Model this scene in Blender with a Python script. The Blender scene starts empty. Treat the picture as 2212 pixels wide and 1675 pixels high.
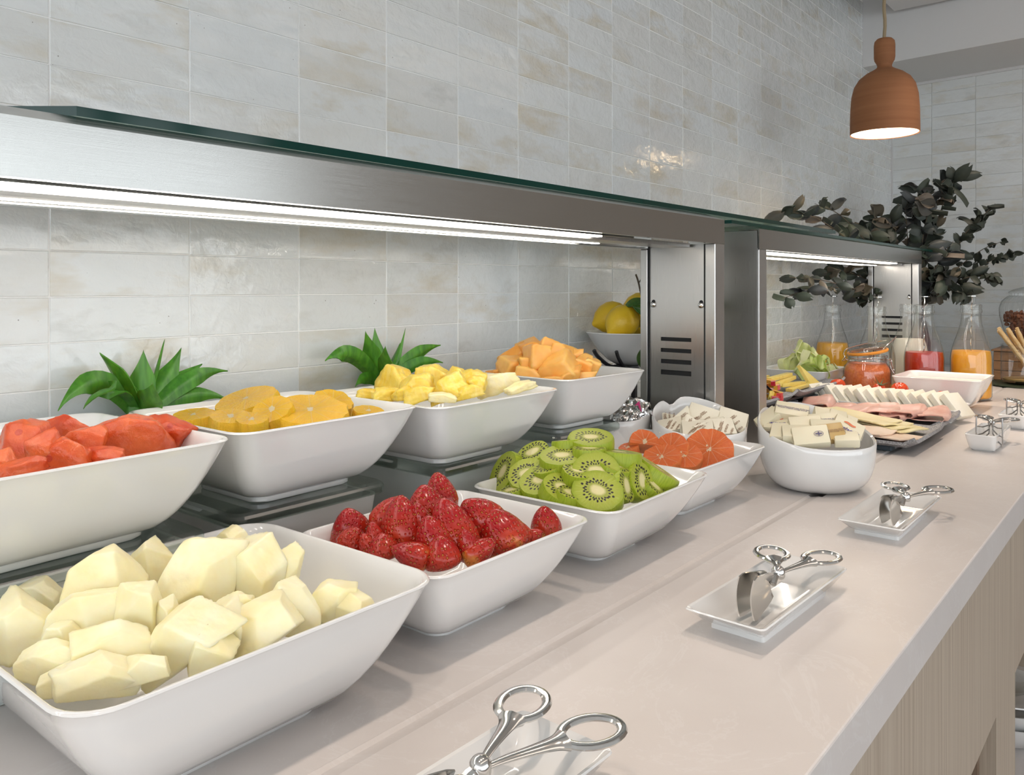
import bpy, bmesh, math, random
from math import sin, cos, pi, radians
from mathutils import Vector, Matrix, Euler, noise
S = bpy.context.scene
COL = S.collection
T = 0.9            # counter top above the floor; every height below is measured from the counter top
R = random.Random(5)

# ------------------------------------------------------------------ camera, world, lights, exposure
cd = bpy.data.cameras.new('camera'); cam = bpy.data.objects.new('camera', cd); COL.objects.link(cam)
cd.sensor_fit = 'HORIZONTAL'; cd.sensor_width = 36; cd.lens = 28.48; cd.shift_y = -0.0979
cd.clip_start = 0.02
ALPHA = math.atan2(1444, 1750)
cam.location = (0, 0, T + 0.2947); cam.rotation_euler = (pi/2, 0, ALPHA - pi/2)
S.camera = cam
S.view_settings.view_transform = 'Standard'; S.view_settings.look = 'None'
S.view_settings.gamma = 1; S.view_settings.use_curve_mapping = False
S.view_settings.exposure = 0.16
S.cycles.use_denoising = True
S.cycles.max_bounces = 8; S.cycles.transparent_max_bounces = 16
S.cycles.caustics_refractive = False; S.cycles.caustics_reflective = False
S.cycles.sample_clamp_indirect = 6
W = bpy.data.worlds.new('world'); S.world = W; W.use_nodes = True
W.node_tree.nodes['Background'].inputs[0].default_value = (0.90, 0.955, 1.0, 1)
W.node_tree.nodes['Background'].inputs[1].default_value = 2.85

def area_light(name, loc, size, power, color, rot=(0, 0, 0), shape='DISK', size_y=None, spread=180):
    l = bpy.data.lights.new(name, 'AREA'); l.shape = shape; l.size = size
    if size_y: l.size_y = size_y
    l.energy = power; l.color = color; l.spread = radians(spread)
    o = bpy.data.objects.new(name, l); COL.objects.link(o)
    o.location = (loc[0], loc[1], loc[2] + T); o.rotation_euler = rot
    return o
for i, (x, y) in enumerate([(-0.05, 0.20), (0.42, 0.20), (0.90, 0.22), (1.45, 0.24), (2.05, 0.28), (2.65, 0.35)]):
    area_light('ceiling_spot', (x, y, 1.20), 0.05, 0.46 if x < 1.9 else 0.95, (1.0, 0.82, 0.68), spread=66)
area_light('warm_fill_light', (1.2, -.55, 1.22), 3.4, 3.4, (1.0, 0.84, 0.72), shape='RECTANGLE', size_y=.25)  # unseen wide lamp added as warm ambient fill

# ------------------------------------------------------------------ node helper and materials
class NT:
    def __init__(s, name):
        s.m = bpy.data.materials.new(name); s.m.use_nodes = True
        s.t = s.m.node_tree; s.b = s.t.nodes['Principled BSDF']; s.out = s.t.nodes['Material Output']
    def put(s, sock, v):
        if hasattr(v, 'is_output'): s.t.links.new(v, sock)
        elif isinstance(v, (tuple, list)):
            v = tuple(v)
            sock.default_value = v + (1,) if (len(v) == 3 and sock.type == 'RGBA') else v
        else: sock.default_value = v
    def n(s, typ, ins={}, out=0, **props):
        nd = s.t.nodes.new('ShaderNode' + typ)
        for k, v in props.items(): setattr(nd, k, v)
        for k, v in ins.items(): s.put(nd.inputs[k], v)
        return nd.outputs[out]
    def co(s, which='Object'): return s.n('TexCoord', out=which)
    def noise(s, co, scale, detail=3, rough=.55, dist=0, out=0):
        return s.n('TexNoise', {'Vector': co, 'Scale': scale, 'Detail': detail, 'Roughness': rough, 'Distortion': dist}, out)
    def voro(s, co, scale, out='Distance', feature='F1', rnd=1.0):
        return s.n('TexVoronoi', {'Vector': co, 'Scale': scale, 'Randomness': rnd}, out, feature=feature)
    def math(s, op, a, b=0.0, c=None, clamp=False):
        nd = s.t.nodes.new('ShaderNodeMath'); nd.operation = op; nd.use_clamp = clamp
        s.put(nd.inputs[0], a); s.put(nd.inputs[1], b)
        if c is not None: s.put(nd.inputs[2], c)
        return nd.outputs[0]
    def ramp(s, fac, stops):
        nd = s.t.nodes.new('ShaderNodeValToRGB'); cr = nd.color_ramp
        while len(cr.elements) < len(stops): cr.elements.new(.5)
        for e, (p, c) in zip(cr.elements, stops):
            e.position = p; e.color = tuple(c) + (1,) if len(c) == 3 else c
        s.put(nd.inputs[0], fac); return nd.outputs[0]
    def mix(s, fac, a, b, mode='MIX'):
        nd = s.t.nodes.new('ShaderNodeMix'); nd.data_type = 'RGBA'; nd.blend_type = mode
        s.put(nd.inputs[0], fac); s.put(nd.inputs[6], a); s.put(nd.inputs[7], b); return nd.outputs[2]
    def vmap(s, co, scale=(1, 1, 1), rot=(0, 0, 0), loc=(0, 0, 0)):
        return s.n('Mapping', {'Vector': co, 'Scale': scale, 'Rotation': rot, 'Location': loc})
    def sep(s, co):
        nd = s.t.nodes.new('ShaderNodeSeparateXYZ'); s.put(nd.inputs[0], co); return nd.outputs
    def comb(s, x, y, z): return s.n('CombineXYZ', {0: x, 1: y, 2: z})
    def bump(s, h, strength=.3, dist=.002):
        s.put(s.b.inputs['Normal'], s.n('Bump', {'Height': h, 'Strength': strength, 'Distance': dist}))
    def set(s, **k):
        al = dict(col='Base Color', rough='Roughness', metal='Metallic', sss='Subsurface Weight', sssr='Subsurface Radius', sscale='Subsurface Scale',
                  spec='Specular IOR Level', coat='Coat Weight', coatr='Coat Roughness', trans='Transmission Weight', ior='IOR',
                  coatn='Coat Normal', em='Emission Color', ems='Emission Strength', aniso='Anisotropic', sheen='Sheen Weight', alpha='Alpha')
        for a, v in k.items(): s.put(s.b.inputs[al[a]], v)
        return s.m
def simple(name, col, rough=.5, **k):
    return NT(name).set(col=col, rough=rough, **k)
def rnd_obj(t): return t.n('ObjectInfo', out='Random')

MAT = {}
def porcelain():
    t = NT('porcelain'); return t.set(col=(.80, .80, .79), rough=.12, coat=.8, coatr=.03)
MAT['porcelain'] = porcelain()

def tile_mat(name, axis):
    t = NT(name); g = t.n('NewGeometry', out='Position'); x, y, z = t.sep(g)
    s = x if axis == 'x' else y
    cx = t.math('FLOOR', t.math('DIVIDE', t.math('SUBTRACT', s, .3334 if axis == 'x' else .8824), .15))
    cz = t.math('FLOOR', t.math('DIVIDE', t.math('SUBTRACT', z, T + .0029), .047))
    wn = t.n('TexWhiteNoise', {'Vector': t.comb(cx, cz, 3.7)}, 'Color', noise_dimensions='3D')
    r, gg, b = t.sep(wn)
    off = t.n('VectorMath', {0: g, 1: t.n('VectorMath', {0: wn, 1: (9, 9, 9)}, operation='MULTIPLY')}, operation='ADD')
    base = t.ramp(r, [(0, (.66, .67, .65)), (.35, (.70, .715, .70)), (.7, (.715, .74, .735)), (1, (.68, .71, .715))])
    big = t.noise(t.vmap(off, (5, 5, 14)), 1.6, 4, .6)
    yel = t.math('MULTIPLY', t.ramp(big, [(.48, (0, 0, 0)), (.68, (1, 1, 1))]), t.math('MULTIPLY', gg, .95))
    c = t.mix(yel, base, (.60, .545, .43))
    gry = t.math('MULTIPLY', t.ramp(t.noise(t.vmap(off, (4, 4, 9)), 2.3, 5, .65), [(.56, (0, 0, 0)), (.75, (1, 1, 1))]), t.math('MULTIPLY', b, .55))
    c = t.mix(gry, c, (.42, .42, .39))
    dots = t.math('LESS_THAN', t.voro(off, 95), .07)
    sp = t.math('MULTIPLY', dots, t.math('GREATER_THAN', t.noise(off, 24, 1), .6))
    c = t.mix(t.math('MULTIPLY', sp, .75), c, (.17, .16, .13))
    wav = t.math('ADD', t.noise(t.vmap(off, (17, 17, 30)), 1, 2, .5), t.math('MULTIPLY', t.noise(off, 75, 3, .6, .8), .22))
    t.bump(wav, .42, .005)
    cn = t.n('Bump', {'Height': t.math('ADD', t.noise(t.vmap(off, (16, 16, 34)), 1, 3, .6, .6), t.math('MULTIPLY', t.noise(off, 60, 4, .65, 1.2), .35)), 'Strength': .9, 'Distance': .011})
    t.set(coat=.9, coatr=.03, coatn=cn)
    return t.set(col=c, rough=t.math('MULTIPLY_ADD', b, .12, .06), spec=.8)
MAT['tile'] = tile_mat('glazed_tile', 'x'); MAT['tile_y'] = tile_mat('glazed_tile_end', 'y')
MAT['grout'] = simple('grout', (.80, .80, .785), .85)
MAT['taupe'] = simple('taupe_paint', (.36, .30, .25), .8)
MAT['paint'] = simple('ceiling_paint', (.66, .65, .64), .8)
MAT['floor'] = simple('floor_tile', (.46, .42, .39), .45)

def counter_mat():
    t = NT('quartz'); g = t.n('NewGeometry', out='Position')
    a = t.noise(g, 9, 5, .6); v = t.noise(t.vmap(g, (1, 1, 1)), 6, 6, .7, 1.2)
    vein = t.ramp(v, [(.485, (0, 0, 0)), (.5, (1, 1, 1)), (.515, (0, 0, 0))])
    c = t.ramp(a, [(.3, (.655, .61, .585)), (.7, (.70, .66, .635))])
    c = t.mix(t.math('MULTIPLY', vein, .28), c, (.78, .76, .75))
    c = t.mix(t.math('MULTIPLY', t.noise(g, 900, 2), .10), c, (.46, .43, .41))
    t.bump(t.noise(g, 260, 2), .06, .001)
    return t.set(col=c, rough=.29, spec=.45)
MAT['counter'] = counter_mat()
def wood_mat(name, c1, c2, c3, sc=(220, 220, 3.0), rough=.5):
    t = NT(name); g = t.n('NewGeometry', out='Position')
    l = t.noise(t.vmap(g, sc), 1, 3, .6); f = t.noise(t.vmap(g, (sc[0]*.12, sc[1]*.12, sc[2]*.2)), 1, 2)
    c = t.ramp(l, [(.3, c1), (.5, c2), (.7, c3)]); c = t.mix(t.math('MULTIPLY', f, .4), c, c2)
    t.bump(l, .12, .001); return t.set(col=c, rough=rough)
MAT['veneer'] = wood_mat('oak_veneer', (.32, .25, .185), (.44, .365, .285), (.51, .435, .345))
MAT['darkwood'] = wood_mat('dark_wood', (.17, .11, .075), (.23, .16, .11), (.28, .2, .14))
MAT['boxwood'] = wood_mat('box_wood', (.25, .12, .05), (.34, .18, .08), (.42, .23, .11), (12, 12, 90))
def steel_mat(name, col, rough, sc, bs=.05):
    t = NT(name); g = t.co('Object')
    l = t.noise(t.vmap(g, sc), 1, 2, .6)
    t.bump(l, bs, .0006)
    return t.set(col=col, metal=1.0, rough=t.math('MULTIPLY_ADD', l, .14, rough - .05), aniso=.5)
MAT['steel'] = steel_mat('brushed_steel', (.455, .455, .435), .20, (14, 2600, 2600), .03)
MAT['steel_v'] = steel_mat('brushed_steel_upright', (.54, .525, .505), .28, (2600, 2600, 14), .03)
MAT['chrome'] = simple('polished_steel', (.72, .71, .69), .13, metal=1.0)
MAT['dark'] = simple('gap_shade_and_rind', (.015, .015, .016), .7)  # near-black puts gap, slot and hole shade into colour; also salami rind
MAT['black'] = simple('black_metal', (.02, .021, .023), .38)
MAT['wire'] = simple('steel_wire', (.42, .41, .40), .22, metal=1.0)
MAT['led'] = simple('led_diffuser', (.9, .9, .88), .5, em=(1.0, .93, .84), ems=17)
MAT['bulb'] = simple('lamp_bulb', (.9, .85, .75), .5, em=(1.0, .82, .62), ems=60)
def terra():
    t = NT('terracotta'); g = t.co('Object')
    l = t.noise(t.vmap(g, (2, 2, 60)), 1, 3); f = t.noise(g, 300, 2)
    t.bump(t.math('ADD', l, t.math('MULTIPLY', f, .4)), .15, .001)
    return t.set(col=t.ramp(l, [(.3, (.23, .088, .032)), (.7, (.30, .125, .050))]), rough=.8)
MAT['terracotta'] = terra()
MAT['lampwhite'] = simple('lamp_inner_glaze', (.85, .8, .7), .6)
MAT['rope'] = simple('hemp_cord', (.30, .23, .14), .9)

def thin_glass(name, tint=(.985, .99, .985), edge=(.20, .22, .20), rough=.02, ed=.66, base=.06):
    t = NT(name)
    lw = t.n('LayerWeight', {'Blend': .35}, 'Facing')
    col = t.mix(t.math('MULTIPLY', t.math('POWER', lw, 3.0), ed * 1.6, clamp=True), tint, edge)
    tr = t.n('BsdfTransparent', {'Color': col}); gl = t.n('BsdfGlossy', {'Color': (1, 1, 1, 1), 'Roughness': rough})
    fc = t.n('LayerWeight', {'Blend': .5}, 'Facing')
    fr = t.math('MULTIPLY_ADD', t.math('POWER', fc, 5.0), .7, base)
    mx = t.t.nodes.new('ShaderNodeMixShader'); t.put(mx.inputs[0], fr); t.put(mx.inputs[1], tr); t.put(mx.inputs[2], gl)
    t.t.links.new(mx.outputs[0], t.out.inputs['Surface']); return t.m
MAT['glass'] = thin_glass('clear_glass')
MAT['glass_shelf'] = thin_glass('shelf_glass', (.86, .93, .90), (.4, .55, .5))
MAT['glass_edge'] = simple('green_glass_edge', (.003, .040, .031), .10, spec=.32)
MAT['glass_edge_pale'] = simple('grey_glass_edge', (.20, .22, .20), .1)
MAT['riser'] = thin_glass('thick_glass', (.84, .89, .865), (.40, .47, .44), .05, .7, .11)
def frosted():
    t = NT('frosted_glass'); g = t.co('Object'); t.bump(t.noise(g, 500, 2), .2, .001)
    return t.set(col=(.62, .66, .64), rough=.28, alpha=.90)
MAT['frosted'] = frosted()
MAT['riserwhite'] = simple('white_riser_face', (.66, .64, .62), .5)

# ---- fruit and food
def flesh(name, c1, c2, scale=28, bump=.25, bscale=220, rough=.32, sss=.25, rad=(.6, .4, .15), extra=None, det=3):
    t = NT(name); g = t.co('Object'); r = rnd_obj(t)
    off = t.n('VectorMath', {0: g, 1: t.comb(t.math('MULTIPLY', r, 7), r, r)}, operation='ADD')
    f = t.noise(off, scale, det, .6)
    c = t.ramp(f, [(.32, c1), (.68, c2)])
    if extra: c = extra(t, off, c)
    t.bump(t.noise(off, bscale, 3, .65), bump, .0015)
    return t.set(col=c, rough=rough, sss=sss, sssr=rad, sscale=.012, spec=.5)
MAT['melon'] = flesh('melon_flesh', (.90, .80, .44), (.92, .88, .63), 34, .15, 160, .35, .35, (.8, .6, .25))
def wm_extra(t, o, c):
    st = t.ramp(t.noise(t.vmap(o, (1, 1, 1)), 60, 4, .7), [(.55, (0, 0, 0)), (.75, (1, 1, 1))])
    c = t.mix(t.math('MULTIPLY', st, .3), c, (.80, .30, .16))
    pit = t.math('LESS_THAN', t.voro(o, 38), .10)
    return t.mix(t.math('MULTIPLY', pit, .6), c, (.40, .03, .02))
MAT['watermelon'] = flesh('watermelon_flesh', (.52, .042, .007), (.68, .135, .030), 26, .6, 260, .24, .2, (.9, .15, .04), wm_extra)
def fib_extra(t, o, c):
    f = t.noise(t.vmap(o, (240, 240, 30)), 1, 3)
    return t.mix(t.math('MULTIPLY', t.ramp(f, [(.45, (0, 0, 0)), (.7, (1, 1, 1))]), .45), c, (.90, .80, .36))
MAT['pineapple'] = flesh('pineapple_flesh', (.80, .52, .03), (.88, .68, .12), 30, .45, 190, .28, .25, (.8, .5, .1), fib_extra)
MAT['pineapple_pale'] = flesh('pineapple_core', (.84, .70, .30), (.88, .82, .58), 40, .4, 190, .3, .25, (.8, .6, .2), fib_extra)
MAT['cantaloupe'] = flesh('cantaloupe_flesh', (.80, .34, .055), (.90, .52, .14), 24, .12, 160, .3, .3, (.9, .4, .1))

def berry():
    t = NT('strawberry_skin'); g = t.co('Object'); x, y, z = t.sep(g)
    r = rnd_obj(t); off = t.n('VectorMath', {0: g, 1: t.comb(r, r, r)}, operation='ADD')
    v = t.voro(t.vmap(off, (1, 1, .8)), 330, rnd=.35)
    nz = t.noise(off, 45, 3)
    c = t.ramp(t.math('MULTIPLY_ADD', z, 15, nz), [(.10, (.66, .30, .05)), (.30, (.46, .035, .010)), (.7, (.34, .006, .008)), (1.0, (.40, .016, .010))])
    seed = t.math('LESS_THAN', v, .20)
    c = t.mix(t.math('MULTIPLY', seed, .7), c, (.50, .25, .03))
    pit = t.ramp(v, [(.12, (.45, .45, .45)), (.22, (.0, .0, .0)), (.45, (1, 1, 1))])
    t.bump(pit, .8, .0013)
    return t.set(col=c, rough=.2, sss=.04, sssr=(.8, .1, .05), sscale=.004, spec=.5)
MAT['strawberry'] = berry()
MAT['strawberry_end'] = simple('strawberry_hull_end', (.75, .45, .2), .5)

def kiwi():
    t = NT('kiwi_flesh'); g = t.co('Object'); x, y, z = t.sep(g); r0 = rnd_obj(t)
    ro = t.math('MULTIPLY', t.math('SQRT', t.math('ADD', t.math('POWER', x, 2), t.math('POWER', y, 2))), 39.0)   # 1 at the rim
    ri = t.math('MULTIPLY', t.math('SQRT', t.math('ADD', t.math('POWER', t.math('MULTIPLY', x, .72), 2), t.math('POWER', t.math('MULTIPLY', y, 1.22), 2))), 39.0)
    rr = t.math('ADD', t.math('MULTIPLY', ri, t.math('SUBTRACT', 1.0, ro, clamp=True)), t.math('MULTIPLY', ro, t.math('MINIMUM', ro, 1.0)))
    an = t.math('ARCTAN2', y, x)
    wob = t.noise(g, 120, 2); rw = t.math('ADD', rr, t.math('MULTIPLY', t.math('SUBTRACT', wob, .5), .12))
    face = t.ramp(rw, [(.0, (.70, .64, .36)), (.20, (.66, .60, .30)), (.31, (.30, .33, .05)), (.58, (.345, .385, .045)), (.84, (.31, .365, .03)), (1.0, (.25, .32, .016))])
    ray = t.noise(t.comb(t.math('MULTIPLY', an, 7.5), t.math('MULTIPLY', rr, .6), r0), 2.2, 3)
    rayf = t.math('MULTIPLY', t.ramp(ray, [(.52, (0, 0, 0)), (.70, (1, 1, 1))]), t.ramp(rw, [(.3, (0, 0, 0)), (.42, (1, 1, 1)), (.85, (.4, .4, .4)), (.95, (0, 0, 0))]))
    face = t.mix(t.math('MULTIPLY', rayf, .38), face, (.58, .62, .22))
    NSEED = 22.0
    for k, (lo, sp) in enumerate(((.37, .10), (.47, .16))):
        a = t.math('MULTIPLY_ADD', an, NSEED / (2*pi), 40 + .5*k); cell = t.math('FLOOR', a); fr = t.math('SUBTRACT', t.math('FRACT', a), .5)
        wn = t.n('TexWhiteNoise', {'Vector': t.comb(cell, k + .3, t.math('MULTIPLY', r0, 91))}, 'Value', noise_dimensions='3D')
        rc = t.math('MULTIPLY_ADD', wn, sp, lo)
        dr = t.math('DIVIDE', t.math('SUBTRACT', rw, rc), .062); da = t.math('DIVIDE', fr, .26)
        sd = t.math('LESS_THAN', t.math('ADD', t.math('POWER', dr, 2), t.math('POWER', da, 2)), 1.0)
        face = t.mix(sd, face, (.012, .010, .012))
    side = t.ramp(t.noise(t.comb(t.math('MULTIPLY', an, 9), t.math('MULTIPLY', z, 40), r0), 2, 3), [(.3, (.25, .34, .014)), (.7, (.37, .44, .035))])
    nz = t.math('ABSOLUTE', t.sep(t.n('TexCoord', out='Normal'))[2])
    c = t.mix(t.math('GREATER_THAN', nz, .75), side, face)
    t.bump(t.math('ADD', t.noise(g, 330, 3), t.math('MULTIPLY', ray, .6)), .28, .0012)
    return t.set(col=c, rough=.34, sss=.2, sssr=(.3, .6, .05), sscale=.008, spec=.35)
MAT['kiwi'] = kiwi()
def citrus(name, pulp1, pulp2, rind, size, pith=(.92, .80, .55)):
    t = NT(name); g = t.co('Object'); x, y, z = t.sep(g); r0 = rnd_obj(t)
    rr = t.math('DIVIDE', t.math('SQRT', t.math('ADD', t.math('POWER', x, 2), t.math('POWER', y, 2))), size)
    an = t.math('ADD', t.math('ARCTAN2', y, x), t.math('MULTIPLY', r0, 3))
    fib = t.noise(t.comb(t.math('MULTIPLY', an, 14), t.math('MULTIPLY', rr, 2.2), r0), 2.5, 4, .7)
    c = t.ramp(fib, [(.3, pulp1), (.7, pulp2)])
    seg = t.math('ABSOLUTE', t.math('SUBTRACT', t.math('FRACT', t.math('MULTIPLY_ADD', an, 10/(2*pi), 20)), .5))
    mem = t.math('LESS_THAN', t.math('MULTIPLY', seg, t.math('MULTIPLY', rr, 1.3)), .018)
    c = t.mix(t.math('MULTIPLY', mem, .22), c, pith)
    wob = t.noise(g, 150, 3)
    core = t.math('LESS_THAN', t.math('ADD', rr, t.math('MULTIPLY', t.math('SUBTRACT', wob, .5), .55)), .055)
    c = t.mix(t.math('MULTIPLY', core, .8), c, (.90, .80, .55))
    nz = t.math('ABSOLUTE', t.sep(t.n('TexCoord', out='Normal'))[2])
    c = t.mix(t.math('GREATER_THAN', nz, .7), t.ramp(t.noise(g, 60, 3), [(.3, rind), (.7, pulp2)]), c)
    t.bump(t.math('ADD', fib, t.math('MULTIPLY', t.noise(g, 330, 3), .9)), .75, .0022)
    return t.set(col=c, rough=.2, sss=.25, sssr=(.8, .4, .1), sscale=.008, spec=.55)
MAT['orange'] = citrus('orange_pulp', (.87, .43, .008), (.94, .60, .03), (.88, .50, .02), .038)
MAT['grapefruit'] = citrus('grapefruit_pulp', (.66, .105, .018), (.82, .22, .055), (.84, .30, .09), .045)
def plantleaf(name, c1, c2, tipc=None):
    t = NT(name); g = t.co('Object'); x, y, z = t.sep(g)
    v = t.noise(t.vmap(g, (160, 160, 14)), 1, 2); c = t.ramp(v, [(.3, c1), (.7, c2)])
    if tipc: c = t.mix(t.ramp(z, [(.085, (0, 0, 0)), (.125, (1, 1, 1))]), c, tipc)
    r = rnd_obj(t); c = t.mix(t.math('MULTIPLY', r, .35), c, c1)
    t.bump(v, .15, .001); return t.set(col=c, rough=.38, sss=.05)
MAT['agave'] = plantleaf('rosette_leaf', (.030, .145, .010), (.085, .30, .022))
MAT['lemonleaf'] = plantleaf('lemon_leaf', (.03, .10, .015), (.06, .17, .025))
def euc():
    t = NT('eucalyptus_leaf'); r = rnd_obj(t)
    c = t.ramp(r, [(0, (.024, .032, .022)), (.3, (.055, .075, .050)), (.55, (.030, .034, .040)), (.72, (.060, .066, .072)), (.86, (.16, .125, .075)), (.95, (.22, .17, .13)), (1, (.05, .06, .045))])
    return t.set(col=t.mix(.25, c, t.mix(t.noise(t.co('Object'), 70, 3), (.01, .012, .01), (.10, .11, .09))), rough=.55)
MAT['euc'] = euc()
MAT['twig'] = simple('twig', (.10, .075, .05), .8)
MAT['lemon'] = flesh('lemon_skin', (.72, .44, .012), (.80, .54, .025), 12, .35, 240, .38, .08)
MAT['tomato'] = flesh('tomato_skin', (.58, .045, .012), (.66, .085, .02), 12, .02, 50, .12, .1)
MAT['sepal'] = simple('tomato_sepal', (.05, .09, .03), .7)
MAT['paper'] = simple('butter_wrapper', (.84, .765, .57), .42, sss=.05)
MAT['paper2'] = simple('cheese_wrapper', (.82, .77, .63), .45)
MAT['paper_gold'] = simple('gold_wrapper', (.55, .37, .14), .4)
MAT['ink_blue'] = simple('blue_ink', (.09, .07, .34), .6)
MAT['ink_grey'] = simple('slate_ink', (.16, .14, .24), .6)
MAT['ink_red'] = simple('orange_ink', (.74, .21, .10), .6)
MAT['ink_brown'] = simple('brown_ink', (.32, .19, .11), .6)
MAT['pink'] = simple('pink_label', (.58, .02, .17), .4)
MAT['white'] = simple('white_print', (.85, .84, .82), .5)
def foil():
    t = NT('crumpled_foil'); g = t.co('Object'); t.bump(t.voro(g, 75, feature='F1'), .9, .008)
    return t.set(col=(.78, .77, .76), metal=1.0, rough=.16)
MAT['foil'] = foil()
MAT['feta'] = flesh('white_cheese', (.82, .78, .66), (.86, .83, .73), 20, .08, 180, .38, .25, (.8, .7, .5))
MAT['cheese'] = flesh('yellow_cheese', (.80, .68, .36), (.84, .74, .46), 14, .05, 120, .34, .2, (.8, .6, .3))
def strip_extra(t, o, c): return t.mix(t.math('LESS_THAN', t.voro(o, 130), .12), c, (.35, .24, .03))
MAT['cheesestrip'] = flesh('herb_cheese', (.82, .60, .12), (.86, .67, .20), 30, .1, 160, .35, .2, (.8, .6, .2), strip_extra)
def ham_extra(t, o, c): return t.mix(t.math('MULTIPLY', t.ramp(t.noise(o, 75, 4, .7), [(.5, (0, 0, 0)), (.7, (1, 1, 1))]), .4), c, (.84, .58, .52))
MAT['ham'] = flesh('ham', (.64, .33, .27), (.73, .44, .37), 26, .12, 160, .3, .3, (.9, .4, .3), ham_extra)
MAT['turkey'] = flesh('turkey_slice', (.80, .58, .44), (.85, .66, .53), 20, .08, 130, .36, .25, (.9, .5, .35))
def salami_extra(t, o, c): return t.mix(t.math('LESS_THAN', t.voro(o, 260), .33), c, (.82, .60, .58))
MAT['salami'] = flesh('salami', (.50, .12, .13), (.60, .20, .21), 60, .1, 200, .35, .15, (.9, .3, .3), salami_extra)
MAT['pepperred'] = simple('red_pepper_skin', (.55, .012, .03), .18, coat=.3)
MAT['pepperflesh'] = simple('pepper_flesh', (.86, .46, .06), .3)
def lettuce():
    t = NT('lettuce'); g = t.co('Object'); r = rnd_obj(t); n = t.noise(g, 45, 4, .6)
    c1 = t.mix(r, (.36, .52, .06), (.72, .75, .28)); c2 = t.mix(r, (.55, .68, .16), (.85, .86, .58))
    t.bump(t.noise(g, 130, 3), .5, .003)
    return t.set(col=t.mix(n, c1, c2), rough=.3, sss=.25, sssr=(.4, .7, .1), sscale=.01)
MAT['lettuce'] = lettuce()
def speck(name, c1, c2, sc=420, rough=.6):
    t = NT(name); g = t.co('Object'); n = t.noise(g, sc, 3, .7)
    return t.set(col=t.ramp(n, [(.36, c1), (.5, tuple((a+b)/2 for a, b in zip(c1, c2))), (.66, c2)]), rough=rough)
MAT['stoneware'] = speck('granite_look_melamine', (.13, .13, .14), (.40, .40, .41))
MAT['juice'] = speck('orange_juice', (.80, .34, .015), (.86, .40, .02), 60, .35)
MAT['juice2'] = speck('amber_juice', (.80, .38, .01), (.86, .43, .015), 60, .35)
MAT['tomjuice'] = speck('tomato_juice', (.36, .014, .003), (.44, .024, .005), 60, .3)
MAT['milk'] = simple('milk', (.82, .78, .66), .4)
MAT['salsa'] = speck('tomato_salsa', (.60, .11, .02), (.74, .20, .05), 200, .3)
MAT['yoghurt'] = flesh('yoghurt', (.82, .80, .74), (.84, .82, .77), 20, .5, 70, .35, .2, (.8, .7, .6))
MAT['cereal'] = speck('cereal', (.16, .05, .02), (.30, .11, .05), 90, .8)
MAT['bread'] = speck('breadstick', (.66, .42, .17), (.80, .60, .32), 60, .7)
MAT['dried'] = speck('dried_fruit', (.25, .09, .03), (.55, .25, .09), 50, .35)
MAT['orangerubber'] = simple('orange_seal', (.75, .28, .03), .4)
MAT['bluegrey'] = simple('blue_grey_plastic', (.05, .075, .095), .4)
MAT['vase'] = simple('dark_vase', (.05, .05, .055), .4)
MAT['leafmat'] = simple('leaf_mat_dark', (.02, .035, .015), .5)
MAT['leafedge'] = simple('leaf_mat_edge', (.13, .30, .02), .5)
MAT['potclay'] = simple('white_pot', (.7, .7, .68), .4)

# ------------------------------------------------------------------ mesh helpers
def mesh_bm(name, bm, mat, smooth=True, ang=40):
    me = bpy.data.meshes.new(name); bm.normal_update(); bm.to_mesh(me); bm.free()
    mats = mat if isinstance(mat, (list, tuple)) else [mat]
    for m in mats: me.materials.append(MAT[m] if isinstance(m, str) else m)
    if smooth:
        me.polygons.foreach_set('use_smooth', [True]*len(me.polygons))
        me.set_sharp_from_angle(angle=radians(ang))
    return me
def link(name, me, parent=None, loc=(0, 0, 0), rot=(0, 0, 0)):
    o = bpy.data.objects.new(name, me); COL.objects.link(o)
    if parent is not None: o.parent = parent; o.location = loc
    else: o.location = (loc[0], loc[1], loc[2] + T)
    o.rotation_euler = rot
    return o
def tag(o, label, cat, group=None, kind=None):
    if label: o['label'] = label
    if cat: o['category'] = cat
    if group: o['group'] = group
    if kind: o['kind'] = kind
    return o
def thing(name, label, cat, loc=(0, 0, 0), rot=(0, 0, 0), group=None):
    return tag(link(name, None, None, loc, rot), label, cat, group)
def part(name, bm, mat, parent, loc=(0, 0, 0), rot=(0, 0, 0), label=None, smooth=True, ang=40):
    o = link(name, mesh_bm(name, bm, mat, smooth, ang), parent, loc, rot)
    if label: o['label'] = label
    return o
def solo(name, bm, mat, label, cat, loc=(0, 0, 0), rot=(0, 0, 0), group=None, smooth=True, ang=40):
    return tag(link(name, mesh_bm(name, bm, mat, smooth, ang), None, loc, rot), label, cat, group)
def struct(name, bm, mat, loc=(0, 0, 0), rot=(0, 0, 0)):
    o = link(name, mesh_bm(name, bm, mat, False), None, loc, rot); o['kind'] = 'structure'; return o
def copy_tree(o, parent=None):
    c = o.copy(); COL.objects.link(c)
    if parent is not None: c.parent = parent
    for ch in o.children: copy_tree(ch, c)
    return c
def box(x0, x1, y0, y1, z0, z1, bev=0, bm=None, seg=2):
    b = bmesh.new()
    bmesh.ops.create_cube(b, size=1)
    for v in b.verts: v.co = ((x0+x1)/2 + v.co.x*(x1-x0), (y0+y1)/2 + v.co.y*(y1-y0), (z0+z1)/2 + v.co.z*(z1-z0))
    if bev: bmesh.ops.bevel(b, geom=b.edges[:], offset=bev, segments=seg, profile=.5, affect='EDGES')
    if bm is None: return b
    me = bpy.data.meshes.new('tmp'); b.to_mesh(me); b.free(); bm.from_mesh(me); bpy.data.meshes.remove(me); return bm
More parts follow.
